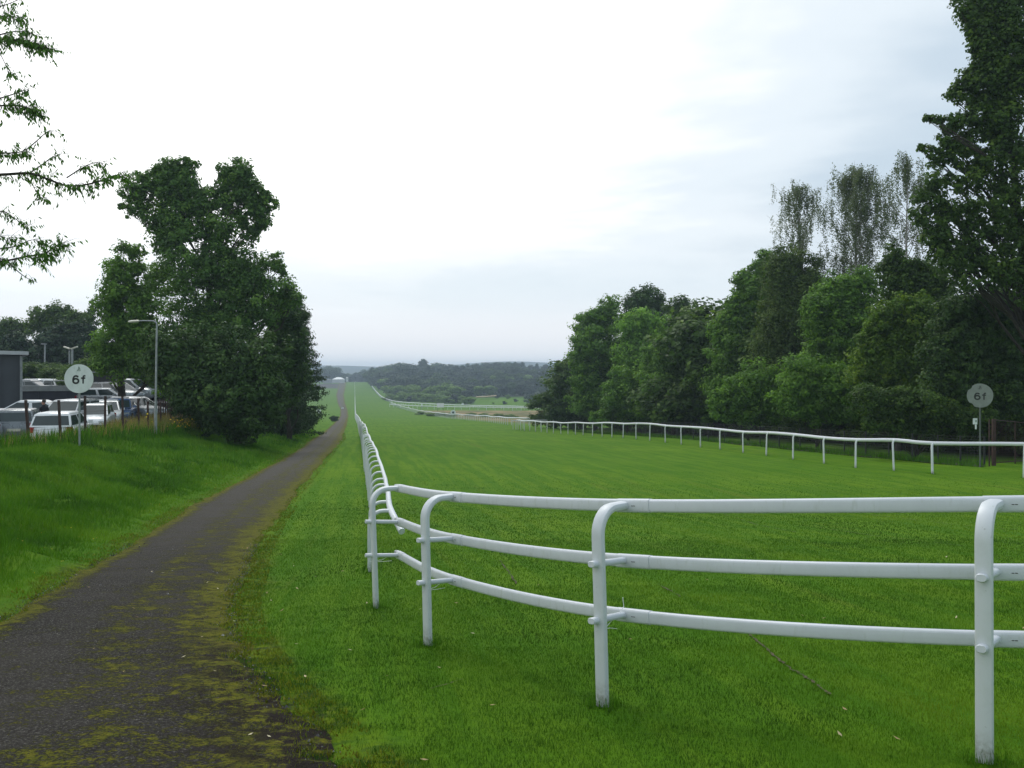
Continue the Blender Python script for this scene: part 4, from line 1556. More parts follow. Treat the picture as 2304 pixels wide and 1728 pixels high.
bough_tree()

# --- right of the course: from the far end of the line to the tall oak at the frame's edge
T3 = lambda l: crop(1200, 600, 3.16, l, 1.12)
tree('ash_tree', 'leftmost tree of the right-hand line, tall rounded and mid green', 'tree', 118,
     T3([(360, 400, 75), (430, 360, 80), (520, 300, 75), (570, 260, 55), (340, 520, 80), (450, 520, 130), (560, 400, 100), (330, 650, 85), (430, 720, 140), (330, 800, 80), (500, 850, 150), (350, 960, 110), (480, 1000, 120)]),
     'lf_mid', (1335, 122), 0.27, 2.8, 0.9, 0.3, 31)
tree('bush', 'dark bush at the far left foot of the right-hand trees, beside the rail end', 'bush', 128,
     T3([(190, 820, 55), (180, 900, 60), (230, 980, 70), (150, 1000, 50), (200, 1060, 60), (280, 1040, 70), (120, 1060, 40), (240, 760, 40)]), 'lf_dark', (1262, 130), 0.27, 3.0, 0.8, 0.12, 32)
tree('feathery_tree', 'dark feathery-topped tree rising behind the left group of right-hand trees', 'tree', 132,
     T3([(790, 170, 45), (740, 220, 70), (850, 200, 70), (900, 230, 45), (690, 250, 60), (800, 300, 120), (900, 320, 90), (700, 350, 100), (800, 450, 120)]), 'lf_dark', (1450, 136), 0.28, 2.2, 0.8, 0.25, 33, droop=.3)
tree('maple_tree', 'brighter green round-headed tree in the middle of the left group on the right side', 'tree', 110,
     T3([(760, 370, 80), (850, 400, 90), (680, 420, 80), (780, 480, 120), (920, 440, 80), (700, 560, 110), (860, 560, 120), (640, 640, 80), (760, 680, 120)]), 'lf_bright', (1440, 113), 0.26, 2.8, 0.9, 0.28, 34)
tree('dark_tree', 'dark tree with knobbly crown right of the feathery-topped tree', 'tree', 124,
     T3([(1050, 260, 55), (1000, 310, 70), (1100, 320, 80), (1160, 380, 55), (1040, 400, 90), (1130, 440, 80), (980, 420, 70), (1080, 520, 110), (1190, 440, 30)]), 'lf_oak', (1535, 128), 0.28, 2.4, 0.8, 0.28, 35)
tree('hawthorn_tree', 'mid green hawthorn with lighter rounded top, below the dark knobbly tree', 'tree', 98,
     T3([(960, 520, 90), (1050, 540, 110), (860, 620, 90), (960, 660, 140), (1130, 620, 110), (1100, 760, 150), (900, 800, 150), (1000, 900, 160), (1150, 930, 150), (840, 950, 110)]), 'lf_mid', (1515, 101), 0.24, 3.0, 0.8, 0.22, 36)
tree('hazel_bush', 'green hazel bush low behind the rail at the left part of the right-hand line', 'bush', 104,
     T3([(620, 800, 90), (700, 880, 110), (600, 930, 110), (760, 980, 110), (640, 1030, 90), (540, 1060, 70), (820, 1060, 80), (460, 1080, 60)]), 'lf_mid', (1415, 107), 0.25, 3.0, 0.8, 0.15, 37)
tree('elder_tree', 'leafy green tree filling the dip in the tree line on the right', 'tree', 92,
     T3([(1220, 480, 70), (1260, 560, 100), (1330, 520, 90), (1200, 640, 100), (1320, 680, 140), (1260, 800, 140), (1400, 820, 130), (1300, 950, 150), (1420, 1020, 120), (1200, 1060, 100), (1310, 400, 40), (1370, 430, 60)]), 'lf_mid', (1612, 95), 0.23, 3.0, 0.75, 0.25, 38)

T4 = lambda l: crop(1600, 360, 2.592, l, 1.12)
tree('bushy_tree', 'green tree with a twiggy left shoulder where the right-hand line steps up', 'tree', 84,
     T4([(160, 690, 45), (200, 720, 50), (310, 570, 55), (330, 620, 75), (250, 680, 80), (180, 790, 60), (260, 790, 110), (130, 860, 60), (200, 900, 110), (80, 930, 50), (120, 1000, 110), (230, 1050, 130), (90, 1120, 110), (30, 1010, 50), (130, 1230, 120), (60, 1300, 100)]),
     'lf_mid', (1672, 88), 0.22, 2.8, 0.7, 0.26, 39)
tree('olive_birch', 'olive brown birch with fine foliage, front of the stepped-up part of the right-hand trees', 'tree', 76,
     T4([(440, 570, 80), (380, 650, 90), (520, 640, 110), (600, 700, 80), (430, 760, 130), (560, 820, 120), (400, 890, 130), (500, 980, 150), (360, 1050, 120), (470, 1120, 130), (380, 1230, 110)]),
     'lf_brown', (1785, 79), 0.17, 2.5, 0.7, 0.16, 40, 'birch_bark', droop=.25)


def birch(label, d, X, ytop, ybot, w, seed, dens=1.0):
    """tall thin crown of hanging twigs"""
    rng = np.random.default_rng(seed)
    bx = (X - 1152) / F * d
    g0 = gz(bx, d)
    root = thing('birch_tree', label, 'tree', (bx, d, g0), 0, None)
    top = (HY - ytop) / F * d - g0
    bot = (HY - ybot) / F * d - g0
    R = w / F * d
    mb = MB()
    mb.tube([(0, 0, -.3), (0.1, 0, top * .35), (-.08, 0.05, top * .7), (.05, 0, top * .99)], 1, 7, [.17, .13, .07, .01])
    C_ = []; N_ = []
    nb_ = int(46 * dens)
    for i in range(nb_):
        f = (i + rng.random()) / nb_
        z0 = bot - 1.5 + (top - bot + 1.3) * f
        a = rng.uniform(0, 6.28)
        env = math.sin(math.pi * min(1, (f * .86 + .14))) ** .6 * (0.55 + 0.45 * rng.random()) + .08
        L = R * env
        tip = Vector((math.cos(a) * L, math.sin(a) * L, z0 + L * rng.uniform(.5, 1.2)))
        tip.z = min(tip.z, top + .1)
        mid_ = Vector((tip.x * .45, tip.y * .45, z0 + (tip.z - z0) * .62))
        mb.tube([(0, 0, z0), mid_, tip], 1, 4, [.035 * (1 - f) + .012, .014, .005])
        for k in range(int(6 * dens) + 3):
            t = .25 + .75 * rng.random()
            s0 = Vector((tip.x * t, tip.y * t, z0 + (tip.z - z0) * (t ** .7))) + Vector(rng.normal(size=3)) * .12
            H = rng.uniform(.5, 1.9)
            sway = Vector((rng.normal() * .12, rng.normal() * .12, 0))
            if k % 2 == 0:
                mb.tube([s0, s0 + sway * .5 + Vector((0, 0, -H * .5)), s0 + sway + Vector((0, 0, -H))], 1, 3, [.007, .005, .003])
            m = int(30 * H)
            tt = rng.random(m)
            P = np.array(s0)[None] + np.array(sway)[None] * tt[:, None] + np.array([0, 0, -H])[None] * tt[:, None] + rng.normal(size=(m, 3)) * .085
            C_.append(P)
            nr = rng.normal(size=(m, 3)) + np.array([0, 0, .3])
            N_.append(nr / np.linalg.norm(nr, axis=1, keepdims=True))
    P = np.concatenate(C_); N_ = np.concatenate(N_)
    link('crown', np_mesh('crown', leaf_quads(P, N_, rng.uniform(.08, .16, len(P)), rng, .6), 4, [M['lf_birch']], np.clip(rng.normal(.4, .22, len(P)), 0, 1)), root)
    mb.build('trunk', M['birch_bark'], root, True)


birch('leftmost of the three wispy birches rising above the right-hand trees', 80, 1800, 418, 620, 78, 51, 1.1)
birch('middle and fullest of the three wispy birches rising above the right-hand trees', 76, 1928, 378, 640, 96, 52, 1.75)
birch('thin wispy birch with bare twigs right beside the tall oak', 71, 2042, 345, 600, 72, 53, .9)
tree('alder_tree', 'dark green tree in front of the middle birch', 'tree', 68,
     T4([(700, 760, 100), (800, 720, 90), (640, 850, 100), (760, 860, 130), (880, 760, 90), (900, 680, 60), (620, 960, 90), (720, 1000, 130), (850, 900, 110), (650, 1130, 120), (760, 1160, 120)]), 'lf_mid', (1890, 71), 0.19, 2.9, 0.65, 0.24, 41)
tree('rowan_tree', 'leafy dark tree between the thin birch and the oak, tinged red with berries', 'tree', 60,
     T4([(1060, 540, 55), (1110, 600, 80), (1020, 640, 60), (1160, 680, 100), (1060, 740, 90), (1250, 640, 80), (1240, 760, 100), (1350, 700, 90), (1380, 800, 90), (1120, 850, 100)]), 'lf_oak', (2045, 63), 0.17, 2.7, 0.6, 0.22, 42)
tree('yellow_hawthorn', 'yellow-green hawthorn with layered rounded sprays right of centre in the right-hand trees', 'tree', 56,
     T4([(1010, 900, 70), (960, 940, 70), (1120, 860, 80), (1220, 820, 70), (1180, 930, 120), (1300, 900, 80), (1050, 1020, 120), (930, 1060, 80), (1250, 1040, 130), (1100, 1150, 140), (920, 1180, 110), (1000, 1290, 130), (860, 1290, 80), (1180, 1280, 130)]),
     'lf_yellow', (2020, 58), 0.16, 3.0, 0.55, 0.2, 43)
tree('dense_hawthorn', 'dark dense hawthorn behind the right-hand 6f sign', 'tree', 51,
     T4([(1400, 880, 90), (1500, 820, 90), (1380, 1000, 120), (1520, 980, 120), (1640, 820, 100), (1680, 950, 130), (1340, 1130, 110), (1480, 1150, 150), (1650, 1140, 140), (1380, 1290, 140), (1560, 1320, 150), (1720, 1300, 130), (1800, 1100, 130), (1850, 900, 130), (1780, 760, 80), (1820, 1450, 120)]),
     'lf_dark', (2225, 53), 0.14, 3.0, 0.5, 0.22, 44)
tree('holly_bush', 'green low bush just behind the right-hand rail, left of the yellow-green hawthorn', 'bush', 60,
     T4([(520, 1250, 110), (640, 1260, 110), (450, 1350, 110), (580, 1380, 110), (700, 1380, 110), (780, 1280, 90), (500, 1460, 80), (640, 1470, 80), (760, 1460, 80)]), 'lf_mid', (1835, 63), 0.17, 3.0, 0.55, 0.12, 45)
tree('privet_bush', 'dark green bush low behind the rail at the step in the right-hand line', 'bush', 72,
     T4([(150, 1330, 90), (260, 1280, 110), (360, 1330, 100), (220, 1410, 100), (100, 1430, 80), (330, 1440, 90), (30, 1400, 60), (60, 1480, 60), (220, 1500, 60)]), 'lf_mid', (1690, 75), 0.19, 3.0, 0.6, 0.12, 46)
tree('bramble_thicket', 'low dark bramble thicket spilling towards the rail left of the right-hand 6f sign', 'bush', 49,
     T4([(900, 1410, 100), (1020, 1430, 100), (1140, 1420, 110), (1260, 1430, 100), (1200, 1520, 80), (1060, 1530, 70), (940, 1530, 60), (1350, 1480, 90), (1450, 1500, 80), (1560, 1480, 90), (1260, 1570, 50), (1150, 1590, 45)]), 'lf_oak', (2060, 50.5), 0.13, 3.0, 0.45, 0.1, 47)

OAK = crop(1700, 0, 2.765, [(1390, 180, 75), (1400, 300, 70), (1270, 40, 60), (1380, 60, 110), (1450, 60, 150), (1600, 100, 190), (1330, 130, 50), (1330, 200, 50), (1430, 200, 110), (1480, 330, 130), (1420, 380, 80), (1600, 350, 180), (1330, 480, 75), (1270, 520, 45),
                            (1210, 590, 45), (1300, 590, 70), (1440, 530, 120), (1600, 580, 170), (1060, 735, 25), (1120, 740, 32), (1200, 755, 55), (1270, 760, 70), (1400, 700, 110), (1530, 760, 150), (1180, 860, 60), (1210, 950, 80), (1120, 1020, 60),
                            (1080, 930, 40), (1030, 920, 25), (1330, 900, 90), (1430, 980, 110), (1600, 950, 150), (1100, 1120, 80), (1220, 1150, 85), (1350, 1100, 110), (1550, 1150, 140), (1020, 1220, 55), (1120, 1280, 90), (1280, 1290, 110), (1450, 1290, 130), (1620, 1340, 140),
                            (1040, 1390, 60), (1160, 1420, 90), (1320, 1430, 100), (1250, 1540, 110), (1480, 1460, 110), (1130, 1560, 80), (1420, 1600, 90), (1600, 1540, 110), (1620, 1680, 100)])
OAK += crop(1700, 0, 2.765, [(1130, 1480, 100), (1200, 1640, 100), (1000, 1330, 55), (1350, 1560, 100), (1500, 1700, 110), (1080, 1220, 70), (1180, 1330, 90), (1300, 1700, 100)])
OAK += [(2390, 120, 90), (2420, 260, 90), (2400, 400, 90), (2380, 540, 80), (2440, 30, 90), (2360, -60, 80), (2250, -80, 70), (2340, 640, 60)]
tree('oak_tree', 'tall dark oak towering at the right edge of the picture', 'tree', 46, OAK, 'lf_oak', (2370, 49), 0.15, 2.3, 0.52, 0.36, 60, fill=0.72, aspect=.7, infill=True, dj=.3)


# ------------------------------------------------------------------ the yard left of the bank
def make_car(paint_, kind='hatch'):
    """front towards +Y; returns the root"""
    P_ = {'hatch': dict(L=4.0, W=1.74, belt=0.94, roof=1.47, g=(-1.92, -1.62, 0.35, 1.15), hood=0.90, nose=0.66),
          'suv': dict(L=4.4, W=1.82, belt=1.05, roof=1.68, g=(-2.10, -1.80, 0.45, 1.20), hood=1.02, nose=0.85),
          'estate': dict(L=4.6, W=1.78, belt=0.96, roof=1.48, g=(-2.20, -1.75, 0.25, 1.15), hood=0.90, nose=0.70),
          'saloon': dict(L=4.6, W=1.78, belt=0.94, roof=1.44, g=(-1.75, -0.95, 0.35, 1.20), hood=0.88, nose=0.68)}[kind]
    L, W, belt, roof = P_['L'], P_['W'], P_['belt'], P_['roof']
    y0, y0t, y1t, y1 = P_['g']
    root = bpy.data.objects.new('car', None)
    COL.objects.link(root)
    # lower body
    tail = belt - (0.02 if kind != 'saloon' else 0.0)
    st = [(-L / 2, .42, belt - .22, W / 2 - .16), (-L / 2 + .06, .28, tail - .03, W / 2 - .07), (-L / 2 + .35, .22, tail, W / 2 - .01), (-L * .2, .20, belt, W / 2), (L * .12, .20, belt, W / 2),
          (y1, .20, P_['hood'], W / 2 - .01), (L / 2 - .45, .22, P_['hood'] - .08, W / 2 - .05), (L / 2 - .12, .26, P_['nose'], W / 2 - .13), (L / 2, .34, P_['nose'] - .16, W / 2 - .28)]
    mb = MB()
    vs = []
    for (y, zb, zt, hw) in st:
        mid_ = (zb + zt) / 2
        half = [(0.0, zb), (hw - .06, zb), (hw, zb + .12), (hw + .01, mid_), (hw - .02, zt - .07), (hw - .12, zt), (0.0, zt + .03)]
        ring = half + [(-a, b) for a, b in half[-2:0:-1]]
        vs += [(a, y, b) for a, b in ring]
    m = 12
    fs = [(i * m + j, i * m + (j + 1) % m, (i + 1) * m + (j + 1) % m, (i + 1) * m + j) for i in range(len(st) - 1) for j in range(m)]
    fs += [tuple(range(m - 1, -1, -1)), tuple((len(st) - 1) * m + j for j in range(m))]
    mb.add(vs, fs)
    # cabin
    hb, ht = W / 2 - .10, W / 2 - .26
    zb = belt - .02
    cab = [(-hb, y0, zb), (hb, y0, zb), (hb, y1, zb), (-hb, y1, zb)]
    top1 = [(-ht - .05, y0t, roof - .07), (ht + .05, y0t, roof - .07), (ht + .03, y1t, roof - .07), (-ht - .03, y1t, roof - .07)]
    top2 = [(-ht + .06, y0t + .14, roof), (ht - .06, y0t + .14, roof), (ht - .06, y1t - .14, roof), (-ht + .06, y1t - .14, roof)]
    mb.add(cab + top1 + top2, [(0, 1, 5, 4), (1, 2, 6, 5), (2, 3, 7, 6), (3, 0, 4, 7), (4, 5, 9, 8), (5, 6, 10, 9), (6, 7, 11, 10), (7, 4, 8, 11), (8, 9, 10, 11)])
    body = mb.build('body', paint_, root, True)

    def panel(name, quad, inset, off, mat):
        q = [Vector(v) for v in quad]
        c = sum(q, Vector()) / 4
        nrm = (q[1] - q[0]).cross(q[3] - q[0]).normalized()
        if nrm.dot(c - Vector((0, (y0 + y1) / 2, belt))) < 0:
            nrm = -nrm
        mb_ = MB()
        u = (q[1] - q[0]).normalized(); w = (q[3] - q[0]).normalized()
        a, b = inset
        r = [q[0] + u * a + w * b, q[1] - u * a + (q[2] - q[1]).normalized() * b, q[2] - u * a - (q[2] - q[1]).normalized() * b, q[3] + u * a - w * b]
        o = [v + nrm * off for v in r]
        mb_.add(r + o, [(4, 5, 6, 7), (0, 1, 5, 4), (1, 2, 6, 5), (2, 3, 7, 6), (3, 0, 4, 7)])
        return mb_.build(name, mat, root)
    panel('rear_window', [cab[0], cab[1], top1[1], top1[0]], (.07, .07), .008, M['glass'])
    panel('windscreen', [cab[3], cab[2], top1[2], top1[3]], (.07, .05), .008, M['glass'])
    for sg in (0, 1):
        a, b, c, d = (cab[1], cab[2], top1[2], top1[1]) if sg else (cab[3], cab[0], top1[0], top1[3])
        a_, b_, c_, d_ = map(Vector, (a, b, c, d))
        for k in range(2):
            f0, f1 = (.03, .48) if k == 0 else (.52, .95)
            panel('side_window', [a_.lerp(b_, f0), a_.lerp(b_, f1), d_.lerp(c_, f1), d_.lerp(c_, f0)], (.04, .06), .008, M['glass'])
    for sg in (-1, 1):
        mb_ = MB(); mb_.box((sg * (W / 2 - .15), -L / 2 + .055, belt - .14), (.24, .12, .22), 0.25 * sg); mb_.build('tail_light', M['tail'], root)
        mb_ = MB(); mb_.box((sg * (W / 2 - .30), L / 2 - .14, P_['nose'] - .08), (.32, .14, .14), -0.35 * sg, 0, 0.2); mb_.build('headlight', M['head'], root)
        mb_ = MB(); mb_.box((sg * (W / 2 + .06), y1 - .42, belt + .06), (.16, .10, .12)); mb_.build('door_mirror', paint_, root)
        for yy in (-L / 2 + .78, L / 2 - .82):
            mb_ = MB(); mb_.tube([(sg * (W / 2 - .20), yy, .31), (sg * (W / 2 + .012), yy, .31)], .31, 18)
            wh = mb_.build('wheel', M['tyre'], root)
            mb_ = MB(); mb_.tube([(sg * (W / 2 - .02), yy, .31), (sg * (W / 2 + .022), yy, .31)], .20, 14)
            mb_.build('rim', M['car_silver'], wh)
    mb_ = MB(); mb_.box((0, -L / 2 - .004, .62), (.52, .02, .11)); mb_.build('number_plate', M['lantern'], root)
    mb_ = MB(); mb_.box((0, L / 2 + .002, .42), (.9, .03, .14)); mb_.build('grille', M['dark_metal'], root)
    return root


CARS = {}


def car(kind, paint_key, X, Yroof, d, heading, label, group=None, roofz=None, zbase=None):
    key = (kind, paint_key)
    if key not in CARS:
        r = make_car(M[paint_key], kind)
        CARS[key] = r
    else:
        r = copy_tree(CARS[key])
    r.name = 'parked_car'
    H = {'hatch': 1.47, 'suv': 1.68, 'estate': 1.48, 'saloon': 1.44}[kind]
    z = (HY - Yroof) / F * d - H
    x = (X - 1152) / F * d
    if zbase is None:
        z = -3.15
    else:
        z = zbase
    r.location = (x, d, z)
    r.rotation_euler = (0, 0, math.radians(heading))
    tag(r, label, 'car', group)
    return r


car('hatch', 'car_white', 141, 924, 41.0, 11, 'white hatchback seen from behind, nearest the bank, behind the 6f sign')
car('estate', 'car_silver', -24, 925, 43.5, 16, 'silver estate car cut off by the left edge of the picture')
car('hatch', 'car_grey', 48, 922, 44.0, 18, 'dull grey hatchback left of the white hatchback')
car('saloon', 'car_white', 92, 918, 50.5, -80, 'white car of which only the roof shows beside the person', zbase=-2.95)
car('suv', 'car_silver', 158, 902, 50, 180, 'tall silver car behind the white hatchback, under the 6f sign')
car('hatch', 'car_white', 212, 909, 50.5, 196, 'small white hatchback facing the fence, right of the 6f sign')
car('hatch', 'car_white', 238, 900, 56, 200, 'white hatchback facing the bank, second from the left of the facing row', )
car('saloon', 'car_blue', 268, 897, 60, 196, 'blue car facing the bank beside a white hatchback')
car('estate', 'car_silver', 306, 897, 63, 236, 'silver car with sloping bonnet at the right end of the facing row')
# a terrace behind, cars stand higher
mb = MB(); mb.box((0, 0, 0), (10, 16, 1.5))
terr = mb.build('yard_terrace', M['tarmac'], None, False, (-27.3, 79, -3.08)); terr['kind'] = 'structure'
car('suv', 'car_silver', 292, 868, 76, 262, 'silver off-road car parked side on upon the terrace below the big tree', zbase=-2.33)
car('estate', 'car_grey', 262, 881, 72.5, 240, 'dark grey car with pale roof rails in front of the terrace off-road car', zbase=-2.33)
car('estate', 'car_silver', 250, 884, 71.5, 262, 'silver car with a long flat roof in front of the terrace cars', zbase=-2.75).scale = (1, 1, 1)

# parking deck on a dark wall with cars on top
dk = thing('parking_deck', 'low parking deck with a concrete edge on a dark wall, behind the parked cars', 'parking deck', (-37.9, 85.5, -3.15), math.radians(21))
mb = MB(); mb.box((0, 0, 0.45), (17.5, 15, 0.9)); mb.box((0, -7.4, 0.75), (17.5, .2, 1.5)); mb.box((8.65, 0, 0.75), (.2, 15, 1.5)); mb.build('wall', M['dark_wall'], dk)
for k in range(9):
    mb = MB(); mb.box((-8.0 + k * 2, -7.56, 0.72), (0.16, 0.10, 1.42)); mb.build('pier', M['dark_wall'], dk)
mb = MB(); mb.box((0, -7.45, 1.72), (17.8, .34, 0.42)); mb.box((8.72, .2, 1.72), (.34, 15, 0.42)); mb.build('concrete_edge', M['concrete'], dk)
mb = MB()
mb.tube([(-8.7, -7.5, 2.22), (8.7, -7.5, 2.42)], 0.035, 5)
for k in range(10):
    mb.tube([(-8.7 + k * 1.93, -7.5, 1.9), (-8.7 + k * 1.93, -7.5, 2.22 + .02 * k)], 0.03, 5)
mb.build('guard_rail', M['galv'], dk)
for k, (X, kd, pk, hd, lb) in enumerate([(52, 'saloon', 'car_grey', 90, 'grey car at the left end of the parking deck beside the dark building'),
                                        (72, 'estate', 'car_silver', 62, 'silver car with bright roof rails on the parking deck'),
                                        (98, 'hatch', 'car_white', 75, 'whitest car on the parking deck, middle of the row'),
                                        (124, 'saloon', 'car_silver', 100, 'silver saloon on the parking deck just left of the 6f sign'),
                                        (214, 'hatch', 'car_grey', 80, 'grey hatchback on the parking deck right of the 6f sign')]):
    car(kd, pk, X, 855, 82 + k * 1.0 + (k % 2) * 1.5, hd, lb, zbase=-2.2)

# dark industrial building at the left edge
bl_ = thing('industrial_building', 'dark clad industrial building with a pale sloping roof edge, cut off by the left edge', 'building', ((50 - 1152) / F * 62, 62, -3.15), math.radians(27.5))
bx1 = 0.0        # the near right corner stands at the origin
mb = MB(); mb.box((bx1 - 6, 5, 2.05), (12, 10, 4.1)); mb.build('wall', M['clad'], bl_)
for k in range(14):
    mb = MB(); mb.box((bx1 - 0.35 - k * 0.85, -0.035, 2.1), (0.07, 0.06, 4.0)); mb.build('cladding_rib', M['clad'], bl_)
mb = MB(); mb.box((bx1 - 0.06, -0.09, 2.02), (0.14, 0.12, 4.05)); mb.box((bx1 + 0.02, 4.9, 2.02), (0.10, 0.14, 4.05)); mb.build('corner_trim', M['galv'], bl_)
mb = MB()
mb.add([(bx1 + .35, -.45, 4.10), (bx1 + .35, 10.4, 4.10), (bx1 - 12, 10.4, 4.3), (bx1 - 12, -.45, 4.3), (bx1 + .35, -.45, 4.32), (bx1 + .35, 10.4, 4.32), (bx1 - 12, 10.4, 4.55), (bx1 - 12, -.45, 4.55)],
       [(0, 1, 2, 3), (7, 6, 5, 4), (0, 4, 5, 1), (1, 5, 6, 2), (2, 6, 7, 3), (3, 7, 4, 0)])
mb.build('roof', M['roof_edge'], bl_)
mb = MB()
mb.add([(bx1, -.01, 4.05), (bx1 - 12, -.01, 4.05), (bx1 - 12, -.01, 4.32), (bx1, .02, 4.14)], [(0, 1, 2, 3), (3, 2, 1, 0)])
mb.build('gable', M['clad'], bl_)

# rounded grey frame on a grey panel behind the deck
fr = px(232, 905, 73)
pf = thing('framed_panel', 'grey panel topped by a rounded hoop frame, between the 6f sign and the big tree', 'panel', (fr.x, fr.y, -3.15))
mb = MB(); mb.box((0, 0, 1.0), (1.5, .12, 2.0)); mb.build('panel', M['galv'], pf)
mb = MB()
hp = []
for cx_, cz_, a0 in ((.85, 2.75, 0), (-.85, 2.75, 90), (-.85, 2.25, 180), (.85, 2.25, 270)):
    for k in range(5):
        a = math.radians(a0 + 22.5 * k)
        hp.append(Vector((cx_ + .25 * math.cos(a), 0, cz_ + .25 * math.sin(a))))
hp.append(hp[0])
mb.sweep(hp, Vector((0, 1, 0)), ell(.05, .05, 6), False)
mb.build('hoop', M['galv'], pf, True)
mb = MB(); mb.box((0, .02, 2.5), (1.9, .02, .75)); mb.build('infill', M['dark_metal'], pf)
mb = MB(); [mb.tube([(s * .6, 0, 0), (s * .6, 0, 2.05)], .05, 6) for s in (-1, 1)]; mb.build('stand', M['galv'], pf)

# street lamps
lp = px(350, 722, 46.5)
g0 = gz(lp.x, lp.y)
sl = thing('street_lamp', 'galvanised street lamp with an arm reaching left, in front of the big tree', 'street lamp', (lp.x, lp.y, g0))
H = lp.z - g0
ax = -61 / F * 46.5
mb = MB(); mb.tube([(0, 0, -.2), (0, 0, 1.2)], .075, 10); mb.tube([(-.0, 0, 1.2), (.03, 0, H * .6), (.06, 0, H - .25), (.04, 0, H - .08), (-.1, 0, H), (ax * .45, 0, H + .01), (ax * .62, 0, H + .0)], 1, 10, [.05, .045, .04, .036, .032, .028, .026], Vector((0, 1, 0)))
mb.build('pole', M['galv'], sl, True)
mb = MB(); mb.sweep([(ax * .60, 0, H - .0), (ax * .66, 0, H - .015), (ax * .9, 0, H - .03), (ax * 1.0, 0, H - .035)], Vector((0, 1, 0)), ell(.11, .065, 10), True, [.5, 1, 1, .55]); mb.build('lamp_head', M['lantern'], sl, True)
t2 = px(160, 786, 100)
fl = thing('floodlight_mast', 'pale mast with two floodlights rising behind the 6f sign', 'floodlight', (t2.x, t2.y, -3.15))
H = t2.z + 3.15
mb = MB(); mb.tube([(.12, 0, 0), (.12, 0, H)], .11, 8); mb.tube([(-.30, .3, 0), (-.30, .3, H - .1)], .09, 8); mb.build('mast', M['galv'], fl, True)
for s in (-1, 1):
    mb = MB(); mb.box((s * .38 - .05, 0, H + .16), (.62, .35, .12), 0, -s * .35); mb.build('floodlight', M['lantern'], fl)
t3 = px(100, 775, 110)
fl = thing('lighting_column', 'thin grey lighting column in front of the dark trees at left', 'lamp post', (t3.x, t3.y, -3.15))
mb = MB(); mb.tube([(0, 0, 0), (0.05, 0, t3.z + 3.15)], .09, 8); mb.build('column', M['galv'], fl, True)
mb = MB(); mb.box((0, -.1, t3.z + 3.2), (.35, .6, .12)); mb.build('lamp_head', M['galv'], fl)

# rusty posts along the top of the bank
FP = [(66, 1004, 900, 32.5, -4), (137, 990, 900, 35.5, -2), (192, 981, 891, 38.0, 0), (236, 978, 891, 40.5, 1), (277, 972, 891, 43, 0), (313, 968, 896, 45.8, 0), (334, 973, 903, 47.0, 0), (362, 968, 905, 50, 0), (385, 966, 905, 52, 0), (407, 965, 905, 54, 0)]
wf = thing('rusty_wire_fence', 'line of rusty iron posts with thin wires along the top of the grass bank', 'fence')
tops = []
for i, (X, Yb, Yt_, d, ln) in enumerate(FP):
    c = px(X, Yb, d)
    g0 = min(gz(c.x, c.y), c.z + .1)
    h = (Yb - Yt_) / F * d + (c.z - g0)
    h = max(h, px(X, Yt_, d).z - g0)
    mb = MB(); mb.box((0, 0, h / 2 - .1), (.075, .07, h + .2)); mb.box((0.03, -.03, h / 2), (.02, .06, h))
    o = mb.build('post', M['rust'], wf, False, (c.x, c.y, g0))
    o.rotation_euler = (random.uniform(-.03, .03), math.radians(ln * 1.0 - 1), 0)
    tops.append((Vector((c.x, c.y, g0)), h))
for k in range(3):
    mb = MB()
    pts = [a + Vector((0, -.04, h * (.35 + .3 * k))) for a, h in tops]
    mb.sweep(pts, Vector((0, 0, 1)), ell(.004, .004, 4)); mb.build('wire', M['rust'], wf)

pf = thing('palisade_fence', 'brown rusty palisade fence section at the foot of the big tree clump', 'fence')
for i in range(17):
    X = 352 + i * 5.0
    d = 55 + i * 0.05
    c = px(X, 968, d)
    g0 = gz(c.x, c.y)
    zt = px(0, 896, d).z + random.uniform(-.02, .02)
    h = zt - g0
    mb = MB()
    w = .035
    mb.add([(-w, 0, -.1), (w, 0, -.1), (w, 0, h - .08), (0, 0, h), (-w, 0, h - .08), (-w, .02, -.1), (w, .02, -.1), (w, .02, h - .08), (0, .02, h), (-w, .02, h - .08)],
           [(0, 1, 2, 3, 4), (9, 8, 7, 6, 5), (0, 5, 6, 1), (1, 6, 7, 2), (2, 7, 8, 3), (3, 8, 9, 4), (4, 9, 5, 0)])
    mb.build('pale', M['rust'], pf, False, (c.x, c.y, g0))
for f in (.25, .82):
    a = px(348, 968, 55.03); b = px(436, 968, 55.9)
    a.z = gz(a.x, a.y) + 1.6 * f; b.z = gz(b.x, b.y) + 1.6 * f
    mb = MB(); mb.tube([a, b], .028, 4); mb.build('cross_rail', M['rust'], pf)

